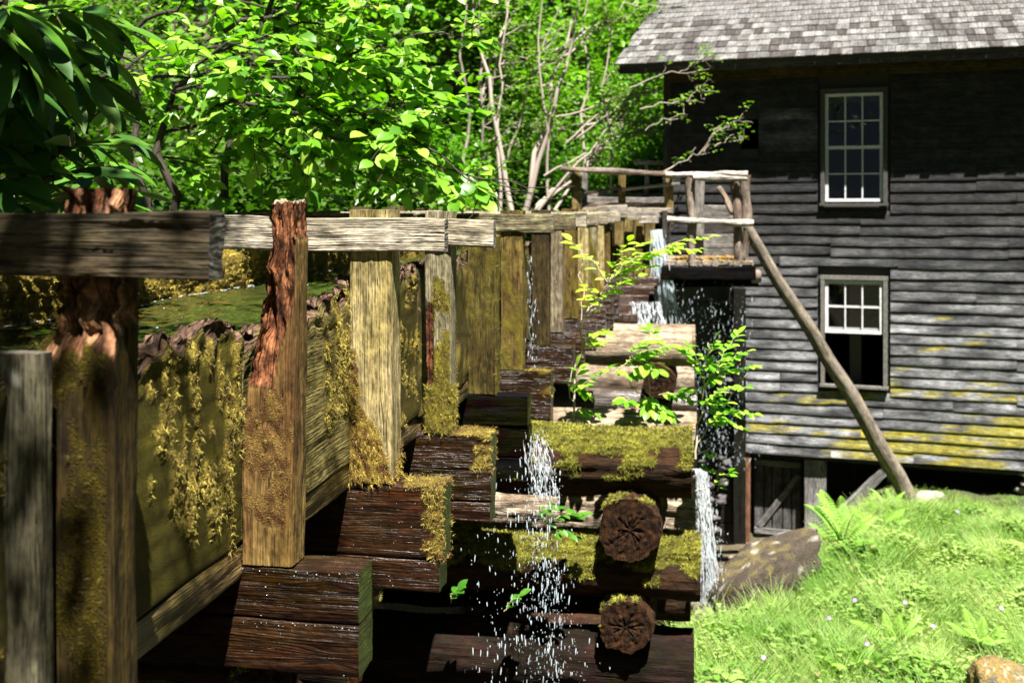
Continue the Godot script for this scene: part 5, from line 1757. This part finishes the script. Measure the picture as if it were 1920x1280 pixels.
# ---------------------------------------------------------------- rhododendron at the left edge
func build_rhododendron() -> void:
	var o := thing("rhododendron", "shaded dark green rhododendron with long leathery leaves at upper left", "shrub", Transform3D(Basis.IDENTITY, Vector3(-3.3, -0.9, -4.6)))
	var tones := [Color(0.030, 0.085, 0.008), Color(0.040, 0.11, 0.010), Color(0.06, 0.14, 0.014), Color(0.022, 0.065, 0.008)]
	var shapes := []
	for c in tones:
		shapes.append(leaf_mesh(0.25, 0.066, 0.16, 0.22, c, 6, 0.52))
		shapes.append(leaf_mesh(0.21, 0.060, 0.22, 0.10, c, 6, 0.52))
	var st := SurfaceTool.new()
	st.begin(Mesh.PRIMITIVE_TRIANGLES)
	var bark := Color(0.075, 0.05, 0.035)
	# whorls: px, py, depth, how far the leaves hang, number
	var whorls := [
		[55, 45, 2.9, 0.9, 9], [100, 20, 3.0, 0.5, 9], [30, 80, 2.8, 1.1, 9], [70, 110, 3.1, 1.0, 8], [110, 60, 3.2, 0.7, 8], [150, 15, 3.3, 0.4, 7],
		[135, 275, 3.1, 0.05, 9], [20, 190, 3.0, 0.9, 8], [60, 210, 3.4, 0.8, 8], [10, 10, 2.7, 0.6, 8], [-20, 120, 2.8, 0.8, 8], [95, 330, 3.0, 0.0, 6], [15, 335, 3.0, 0.3, 8],
		[40, 290, 3.4, 0.5, 8], [120, 150, 3.6, 0.7, 8], [170, 90, 3.7, 0.5, 7], [-40, 250, 3.0, 0.6, 8], [0, 375, 3.2, 0.2, 7], [185, 200, 3.9, 0.5, 7], [-60, 20, 2.7, 0.7, 8], [200, 300, 4.1, 0.4, 7], [90, 385, 3.6, 0.2, 7], [150, 360, 4.0, 0.3, 7], [60, 260, 3.2, 0.7, 8], [150, 130, 3.3, 0.8, 8], [-30, 330, 2.9, 0.5, 8], [100, 240, 3.8, 0.6, 8], [200, 40, 3.6, 0.5, 7], [20, 140, 3.3, 1.0, 8], [45, 350, 3.2, 0.15, 7], [210, 250, 4.4, 0.5, 8], [230, 360, 4.6, 0.3, 8], [175, 320, 4.2, 0.4, 8]]
	for w in whorls:
		var p := at(w[0], w[1], w[2])
		var from := Vector3(-2.6 + frand(-0.3, 0.2), p.y - frand(0.25, 0.6), p.z - frand(0.5, 1.1))
		tube(st, curve_points(from, p, 0.012, 0.005, 7, 0.10, -0.05), bark, 6)
		tube(st, curve_points(Vector3(-3.2, -0.9, -4.5), from, 0.028, 0.012, 6, 0.15), bark, 6)
		for k in int(w[4]):
			var az: float = TAU * k / float(w[4]) + frand(-0.3, 0.3)
			var pitch: float = -w[3] * frand(0.75, 1.15) + 0.15
			var dir := Vector3(cos(az) * cos(pitch), sin(pitch), sin(az) * cos(pitch))
			var x := Vector3.UP.cross(dir).normalized()
			var b := Basis(x, dir.cross(x), dir) * Basis(Vector3.BACK, frand(-0.5, 0.5))
			put("leaf", shapes[rng.randi() % shapes.size()], mats.leathery, o, Transform3D(b * frand(0.75, 1.1), p + dir * 0.02))
		if rng.randf() < 0.4:
			tube(st, [[p, 0.006], [p + Vector3(0, 0.03, 0), 0.009], [p + Vector3(0, 0.06, 0), 0.001]], Color(0.22, 0.20, 0.08), 6)
	put("branches", st.commit(), mats.bark, o, Transform3D.IDENTITY)

# ---------------------------------------------------------------- bare-branched shrubs in thin new leaf
func build_bare_shrubs() -> void:
	var sprig := clump_mesh(9, 0.10, 0.07, 0.045)
	var grey := Color(0.25, 0.21, 0.18)
	var groups := [
		{"label": "pale multi stemmed shrub with thin new leaves behind the walkway", "root": at(985, 400, 17.5), "stems": [
			[985, 400, 1070, 40, 0.055], [985, 400, 1105, -60, 0.05], [960, 400, 880, -60, 0.05], [1000, 395, 1150, 250, 0.035], [1000, 395, 1290, 170, 0.035], [1010, 395, 1240, 120, 0.03], [1040, 395, 1200, 190, 0.03], [1000, 395, 1130, 310, 0.03], [938, 400, 946, -60, 0.03], [1030, 400, 1012, -60, 0.028], [1092, 400, 1104, -60, 0.03], [1146, 400, 1136, -60, 0.026], [868, 400, 874, -60, 0.035]],
			"twigs": [[1050, 110, 1250, -10, 0.022], [1040, 95, 1170, 40, 0.02], [1075, 80, 1240, -20, 0.02], [1040, 220, 1300, 160, 0.02], [1060, 270, 1260, 130, 0.02], [1080, 260, 1330, 110, 0.02], [1100, 235, 1390, 215, 0.02], [1020, 330, 1250, 225, 0.02], [1100, 300, 1230, 245, 0.018]]},
		{"label": "slender forked stems rising left of the pale shrub", "root": at(900, 400, 18.5), "stems": [
			[898, 400, 905, 200, 0.05], [905, 200, 900, -40, 0.04], [900, 190, 965, -30, 0.035], [905, 240, 960, 20, 0.04], [940, 330, 1050, 10, 0.03]],
			"twigs": [[905, 270, 1010, 230, 0.02], [900, 300, 1060, 240, 0.02], [960, 120, 1030, 100, 0.018]]},
		{"label": "leafy twig reaching across the upper mill wall from the shrub", "root": at(1262, 380, 14.6), "stems": [
			[1240, 325, 1330, 285, 0.013], [1310, 290, 1385, 225, 0.010], [1180, 165, 1330, 130, 0.010], [1200, 205, 1320, 195, 0.010], [1210, 245, 1290, 215, 0.008]],
			"twigs": [[1340, 275, 1395, 262, 0.010], [1300, 150, 1312, 105, 0.009], [1290, 190, 1330, 150, 0.009], [1320, 285, 1350, 240, 0.009]]},
	]
	for g in groups:
		var z: float = -g.root.z
		var o := thing("shrub", g.label, "shrub", Transform3D(Basis.IDENTITY, g.root), "bare branched shrubs by the mill")
		var st := SurfaceTool.new()
		st.begin(Mesh.PRIMITIVE_TRIANGLES)
		var xf := []
		var cols := []
		for l in [g.stems, g.twigs]:
			for s in l:
				var dz := frand(-0.8, 0.8)
				var pts := curve_points(at(s[0], s[1], z), at(s[2], s[3], z + dz * (1.0 if z > 15.0 else 0.3)), s[4], s[4] * 0.3, 10, 0.13 if z > 15.0 else 0.06, 0.06)
				tube(st, pts, grey * frand(0.8, 1.1), 6)
				for k in rng.randi_range(6, 11) if z > 15.0 else 4:
					var i: int = rng.randi_range(4, 10)
					var p: Vector3 = pts[i][0]
					var q := p + Vector3(frand(-0.2, 0.8), frand(-0.3, 0.6), frand(-0.5, 0.5)) * (0.8 if z > 15.0 else 0.35)
					tube(st, curve_points(p, q, 0.009 if z > 15.0 else 0.004, 0.003, 4, 0.05), grey, 4)
					for m in (3 if z > 15.0 else 1):
						xf.append(Transform3D(Basis(Vector3.UP, frand(0, TAU)) * frand(0.6, 1.25), p.lerp(q, frand(0.3, 1.05)) + Vector3(frand(-0.08, 0.08), frand(-0.04, 0.08), frand(-0.08, 0.08))))
						cols.append(Color(0.13, 0.27, 0.04).lerp(Color(0.26, 0.38, 0.09), frand(0, 1)))
		put("stems", st.commit(), mats.twig, o, Transform3D.IDENTITY)
		many("leaves", sprig, mats.leaf, o, xf, cols)

# ---------------------------------------------------------------- saplings growing from the crib
func sapling(called: String, label: String, root: Vector3, stems: Array, sprays: Array, tones: Array, leaf_l: float) -> void:
	var o := thing(called, label, "sapling", Transform3D(Basis.IDENTITY, root))
	var st := SurfaceTool.new()
	st.begin(Mesh.PRIMITIVE_TRIANGLES)
	var shapes := []
	for c in tones:
		shapes.append(leaf_mesh(leaf_l, leaf_l * 0.56, 0.18, 0.22, c, 5, 0.45))
	for s in stems:
		tube(st, curve_points(s[0], s[1], s[2] * 0.7, s[3] * 0.7, 9, 0.03), Color(0.34, 0.29, 0.22), 6)
	for s in sprays:
		var a: Vector3 = s[0]
		var b: Vector3 = s[1]
		var n: int = int(s[2] * 2.0)
		var pts := curve_points(a, b, 0.0032, 0.0012, 8, 0.025, 0.02)
		tube(st, pts, Color(0.26, 0.22, 0.13), 5)
		var dir := (b - a).normalized()
		for k in n:
			var t := (k + 0.7) / n
			var fi := t * 8.0
			var i0 := mini(int(fi), 7)
			var p: Vector3 = pts[i0][0].lerp(pts[i0 + 1][0], fi - i0)
			var sd := 1.0 if k % 2 else -1.0
			var side := dir.cross(Vector3.UP).normalized() * sd
			var out := (dir * frand(0.5, 0.9) + side * frand(0.5, 1.0) + Vector3(0, frand(-0.35, 0.05), 0)).normalized()
			if k == n - 1:
				out = dir
			var upv := (Vector3.UP + Vector3(frand(-0.3, 0.3), 0, frand(0.0, 0.5))).normalized()
			var x := upv.cross(out).normalized()
			var bb := Basis(x, out.cross(x), out)
			put("leaf", shapes[rng.randi() % shapes.size()], mats.leaf, o, Transform3D(bb * frand(0.7, 1.15), p + out * 0.008))
	put("stem", st.commit(), mats.twig, o, Transform3D.IDENTITY)

func build_saplings() -> void:
	var lime := [Color(0.32, 0.50, 0.035), Color(0.42, 0.56, 0.06), Color(0.25, 0.44, 0.03), Color(0.48, 0.58, 0.08)]
	var fresh := [Color(0.16, 0.38, 0.02), Color(0.25, 0.46, 0.04), Color(0.11, 0.29, 0.015), Color(0.33, 0.50, 0.06)]
	var z := 6.25
	var s1 := []
	for q in [[1140, 530, 1072, 452, 6], [1140, 528, 1180, 452, 7], [1150, 515, 1220, 446, 7], [1160, 500, 1268, 462, 9], [1180, 492, 1326, 446, 11], [1200, 480, 1310, 468, 8], [1140, 530, 1190, 490, 7], [1150, 520, 1220, 500, 7], [1128, 560, 1168, 532, 5], [1120, 575, 1098, 540, 4], [1130, 556, 1195, 520, 5], [1112, 590, 1102, 562, 3], [1098, 640, 1132, 622, 4], [1092, 655, 1130, 640, 4]]:
		s1.append([at(q[0], q[1], z), at(q[2], q[3], z + frand(-0.25, 0.25)), q[4]])
	sapling("sapling", "thin pale stemmed sapling with lime leaves in flat sprays before the waterfall", at(1080, 790, z), [[at(1072, 800, z), at(1092, 600, z), 0.010, 0.008], [at(1092, 600, z), at(1160, 500, z), 0.008, 0.004], [at(1092, 600, z), at(1160, 540, z), 0.005, 0.003], [at(1090, 600, z), at(1088, 470, z + 0.1), 0.004, 0.003]], s1, lime, 0.082)
	var s2 := []
	z = 6.15
	for q in [[1075, 740, 1140, 690, 7], [1075, 740, 1082, 690, 4], [1080, 770, 1112, 778, 6], [1076, 720, 1100, 740, 5], [1180, 660, 1230, 640, 8], [1180, 670, 1290, 650, 10], [1160, 690, 1250, 655, 8], [1190, 690, 1240, 700, 7], [1200, 760, 1170, 756, 6], [1225, 760, 1250, 780, 8], [1225, 745, 1215, 770, 6], [1235, 740, 1300, 750, 8], [1150, 700, 1190, 705, 5], [1230, 640, 1222, 618, 5]]:
		s2.append([at(q[0], q[1], z), at(q[2], q[3], z + frand(-0.2, 0.15)), q[4]])
	sapling("sapling", "leafy seedling with fresh green leaves sprouting on the crib top", at(1225, 800, z), [[at(1232, 800, z), at(1216, 690, z), 0.007, 0.004], [at(1075, 800, z), at(1074, 690, z), 0.006, 0.004], [at(1225, 760, z), at(1160, 690, z), 0.005, 0.003], [at(1216, 700, z), at(1218, 620, z), 0.005, 0.003]], s2, fresh, 0.08)
	var s3 := []
	z = 6.0
	for q in [[1318, 740, 1385, 625, 12], [1318, 700, 1340, 640, 7], [1330, 690, 1400, 660, 9], [1320, 720, 1412, 688, 12], [1318, 755, 1395, 725, 10], [1320, 770, 1412, 775, 11], [1318, 790, 1385, 800, 10], [1316, 700, 1290, 650, 7], [1312, 690, 1345, 690, 6], [1316, 740, 1280, 735, 6], [1318, 760, 1360, 755, 7], [1330, 800, 1370, 770, 7], [1310, 850, 1346, 858, 5], [1345, 920, 1368, 885, 4], [1345, 900, 1330, 880, 3], [1318, 730, 1365, 690, 8], [1318, 710, 1300, 680, 6]]:
		s3.append([at(q[0], q[1], z), at(q[2], q[3], z + frand(-0.3, 0.2)), q[4]])
	sapling("sapling", "bushy pale green sapling leaning out from the right ends of the crib logs", at(1304, 850, z), [[at(1304, 860, z), at(1320, 720, z), 0.010, 0.006], [at(1320, 720, z), at(1330, 640, z), 0.006, 0.003], [at(1308, 830, z), at(1400, 700, z), 0.005, 0.003], [at(1304, 920, z), at(1350, 905, z), 0.004, 0.002]], s3, fresh, 0.066)
	# a few leaves in the shade below the sills
	var s4 := []
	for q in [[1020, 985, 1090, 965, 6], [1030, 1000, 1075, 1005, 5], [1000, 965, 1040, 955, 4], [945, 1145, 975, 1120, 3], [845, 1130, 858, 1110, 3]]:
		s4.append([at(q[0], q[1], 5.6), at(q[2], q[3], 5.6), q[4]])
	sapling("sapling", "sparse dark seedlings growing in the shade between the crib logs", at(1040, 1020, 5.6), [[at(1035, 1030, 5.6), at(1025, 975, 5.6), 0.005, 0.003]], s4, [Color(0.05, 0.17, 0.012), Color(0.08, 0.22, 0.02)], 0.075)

# ---------------------------------------------------------------- the grassy bank
func frond_mesh(l: float) -> ArrayMesh:
	var st := SurfaceTool.new()
	st.begin(Mesh.PRIMITIVE_TRIANGLES)
	var n := 20
	for i in n:
		var t := (i + 0.5) / n
		var y := l * (0.75 * t - 0.45 * t * t)
		var z := l * t * (0.95 - 0.2 * t)
		var pl := l * 0.20 * sin(PI * pow(0.12 + 0.88 * t, 0.8)) + 0.006
		for s in [-1.0, 1.0]:
			var b := Basis(Vector3.UP, s * 1.15) * Basis(Vector3.RIGHT, 0.18)
			leaf_shape(st, pl, l * 0.036, 0.1, 0.3, Color.WHITE * (0.85 + 0.15 * t), Transform3D(b, Vector3(0, y, z)), 3, 0.35)
	var pts := []
	for i in 9:
		var t := i / 8.0
		pts.append([Vector3(0, l * (0.75 * t - 0.45 * t * t), l * t * (0.95 - 0.2 * t)), 0.004 * (1.0 - t) + 0.001])
	tube(st, pts, Color(0.8, 0.75, 0.5), 4)
	return st.commit()

func build_bank() -> void:
	# grass and low leaves
	var g1 := tuft_mesh(9, 0.20, 0.009, 0.85, 3)
	var g2 := tuft_mesh(8, 0.40, 0.008, 0.6, 4)
	var weed := SurfaceTool.new()
	weed.begin(Mesh.PRIMITIVE_TRIANGLES)
	for k in 11:
		var b := Basis(Vector3.UP, frand(0, TAU)) * Basis(Vector3.RIGHT, frand(-0.7, 0.3))
		leaf_shape(weed, 0.075, 0.042, 0.2, 0.3, Color.WHITE * frand(0.7, 1.0), Transform3D(b, Vector3(frand(-0.05, 0.05), frand(0.04, 0.26), frand(-0.05, 0.05))), 3)
	var weed_mesh := weed.commit()
	var lists := [[], [], []]
	var tints := [[], [], []]
	var tries := 0
	while tries < 80000:
		tries += 1
		var z := 5.8 + 9.0 * pow(rng.randf(), 1.15)
		var x := frand(0.2, 0.56 * z + 1.0)
		if not is_bank(x, z) or x > 0.55 * z + 0.8:
			continue
		# not under the mill
		var s := (x - 2.34) * 0.945 - (z - 15.85) * 0.327
		var n := (x - 2.34) * -0.327 - (z - 15.85) * 0.945
		if n < 0.15 and s > -0.2:
			continue
		var f := sn.get_noise_2d(x * 1.1, z * 1.1)
		var which := 0 if f > 0.05 else (1 if f > -0.6 else 2)
		if rng.randf() < 0.2:
			which = rng.randi() % 3
		if n < 1.0 and which == 1:
			which = 0
		var sc := frand(0.6, 1.25) * (0.75 + 0.35 * sn.get_noise_2d(x * 0.7 + 9.0, z * 0.7))
		sc *= lerpf(0.42, 1.0, smoothstep(0.6, 3.0, n))
		lists[which].append(Transform3D(Basis(Vector3.UP, frand(0, TAU)) * sc, Vector3(x, ground_height(x, z) - 0.01, -z)))
		var t := clampf(0.5 + 0.9 * fb.get_noise_2d(x * 0.8, z * 0.8) + frand(-0.3, 0.3), 0.0, 1.0)
		var c := Color(0.14, 0.29, 0.04).lerp(Color(0.38, 0.50, 0.15), t)
		if rng.randf() < 0.05:
			c = Color(0.34, 0.29, 0.12)
		tints[which].append(c)
	many("grass", g1, mats.grass, null, lists[0], tints[0])
	many("tall_grass", g2, mats.grass, null, lists[1], tints[1])
	many("ground_cover", weed_mesh, mats.leaf, null, lists[2], tints[2])
	# ferns
	var fronds := [frond_mesh(0.42), frond_mesh(0.5), frond_mesh(0.36)]
	var fern_mat := mat("fern", lin(0.22, 0.42, 0.055), 0.5)
	fern_mat.backlight_enabled = true
	fern_mat.backlight = Color(0.7, 0.9, 0.25)
	fern_mat.cull_mode = BaseMaterial3D.CULL_DISABLED
	var ferns := [
		[1530, 1010, 13.0, 1.1, "fern at the foot of the grey foundation post"], [1585, 960, 13.2, 1.0, "fern just left of the bottom of the leaning pole"],
		[1580, 1120, 10.6, 1.35, "large fern arching over the right end of the mossy boulder"], [1640, 1060, 11.4, 1.0, "fern on the slope above the large fern"],
		[1680, 1215, 7.9, 0.9, "fern low in the grass at the middle of the bank"], [1840, 1195, 7.8, 0.95, "fern near the mossy rock in the lower right corner"],
		[1600, 1270, 7.3, 0.8, "fern at the bottom edge of the bank"], [1460, 1190, 9.2, 0.8, "small fern in front of the boulder"], [1665, 935, 13.4, 0.7, "small fern beside the foot of the leaning pole"]]
	for e in ferns:
		var x: float = (e[0] - 960.0) / 2000.0 * e[2]
		var p := Vector3(x, ground_height(x, e[2]), -e[2])
		var o := thing("fern", e[4], "fern", Transform3D(Basis.IDENTITY, p), "ferns on the bank")
		for k in 9:
			var b := Basis(Vector3.UP, TAU * k / 9.0 + frand(-0.3, 0.3)) * Basis(Vector3.RIGHT, frand(-0.5, 0.05))
			put("frond", fronds[rng.randi() % 3], fern_mat, o, Transform3D(b * e[3] * (0.85 if e[2] < 9.5 else 1.1) * frand(0.85, 1.15), p + Vector3(0, 0.07, 0)))
	# rocks
	var rocks := [
		[1436, 1088, 9.9, Vector3(1.36, 0.70, 0.6), 0.60, "large brown boulder with a pale top leaning beside the creek", Color(0.085, 0.058, 0.032), Color(0.028, 0.019, 0.010), 0.0],
		[1866, 1284, 6.6, Vector3(0.62, 0.46, 0.45), 0.25, "rock with orange moss in the lower right corner of the bank", Color(0.20, 0.19, 0.14), Color(0.09, 0.085, 0.06), 0.45],
		[1385, 1050, 12.2, Vector3(0.35, 0.15, 0.3), 0.1, "flat brown stone in the creek behind the boulder", Color(0.26, 0.21, 0.15), Color(0.13, 0.10, 0.07), -0.1],
		[1372, 1082, 11.6, Vector3(0.22, 0.13, 0.2), -0.1, "small wet stone beside the foaming cascade", Color(0.22, 0.19, 0.15), Color(0.10, 0.08, 0.06), -0.1],
		[1420, 1030, 13.0, Vector3(0.35, 0.12, 0.3), 0.0, "grey stone lying in front of the plank door", Color(0.24, 0.22, 0.18), Color(0.12, 0.10, 0.08), 0.0],
		[1600, 1010, 12.4, Vector3(0.28, 0.2, 0.25), 0.0, "half buried brown stone among the upper ferns", Color(0.20, 0.15, 0.10), Color(0.10, 0.075, 0.05), 0.0],
		[1655, 938, 13.9, Vector3(0.25, 0.3, 0.25), 0.0, "grey stone standing left of the leaning pole", Color(0.22, 0.21, 0.18), Color(0.11, 0.10, 0.08), 0.0]]
	for i in rocks.size():
		var e: Array = rocks[i]
		var m := rock_mesh(e[3], 300.0 + i * 19.0, e[6], e[7], Color(0.26, 0.17, 0.03) if i == 1 else Color(0.13, 0.10, 0.025), e[8], 26)
		var o := put("rock", m, null, null, Transform3D(Basis(Vector3.BACK, e[4]) * Basis(Vector3.UP, i * 0.4), at(e[0], e[1], e[2])))
		tag(o, e[5], "rock", "rocks on the bank and in the creek")
	# small violet flowers
	var petal := lin(0.22, 0.09, 0.42)
	var fm := mat("petal", petal, 0.6, null, null, 0.2, 0.0, false)
	var spots := [[1878, 1139, 8.3, "low in the grass near the right edge"], [1603, 1165, 8.5, "left of the middle of the bank"], [1697, 1178, 8.3, "in the middle of the lower bank"], [1721, 1208, 7.9, "just right of the low middle fern"], [1750, 1221, 7.8, "below the middle of the bank"], [1626, 1258, 7.4, "at the bottom edge by the lowest fern"], [1796, 985, 12.0, "on the upper slope right of the pole"], [1432, 1278, 7.2, "at the bottom edge near the crib"], [1554, 1210, 8.0, "left of the low middle fern"]]
	for e in spots:
		var p := at(e[0], e[1], e[2])
		p.y = ground_height(p.x, e[2]) + 0.24
		var o := thing("wildflower", "tiny violet flower " + e[3], "flower", Transform3D(Basis.IDENTITY, p), "violet flowers in the grass")
		var gx: float = p.x
		var gy := ground_height(gx, e[2])
		for k in 5:
			put("petal", leaf_mesh(0.019, 0.017, 0.2, 0.1, Color.WHITE, 2), fm, o, Transform3D(Basis(Vector3(1, 0, 0), 0.7) * Basis(Vector3.UP, TAU * k / 5.0), p))
		var st := SurfaceTool.new()
		st.begin(Mesh.PRIMITIVE_TRIANGLES)
		tube(st, curve_points(Vector3(gx, minf(gy, p.y - 0.05), p.z), p, 0.002, 0.0012, 4, 0.02), Color(0.1, 0.2, 0.03), 4)
		put("stem", st.commit(), mats.twig, o, Transform3D.IDENTITY)
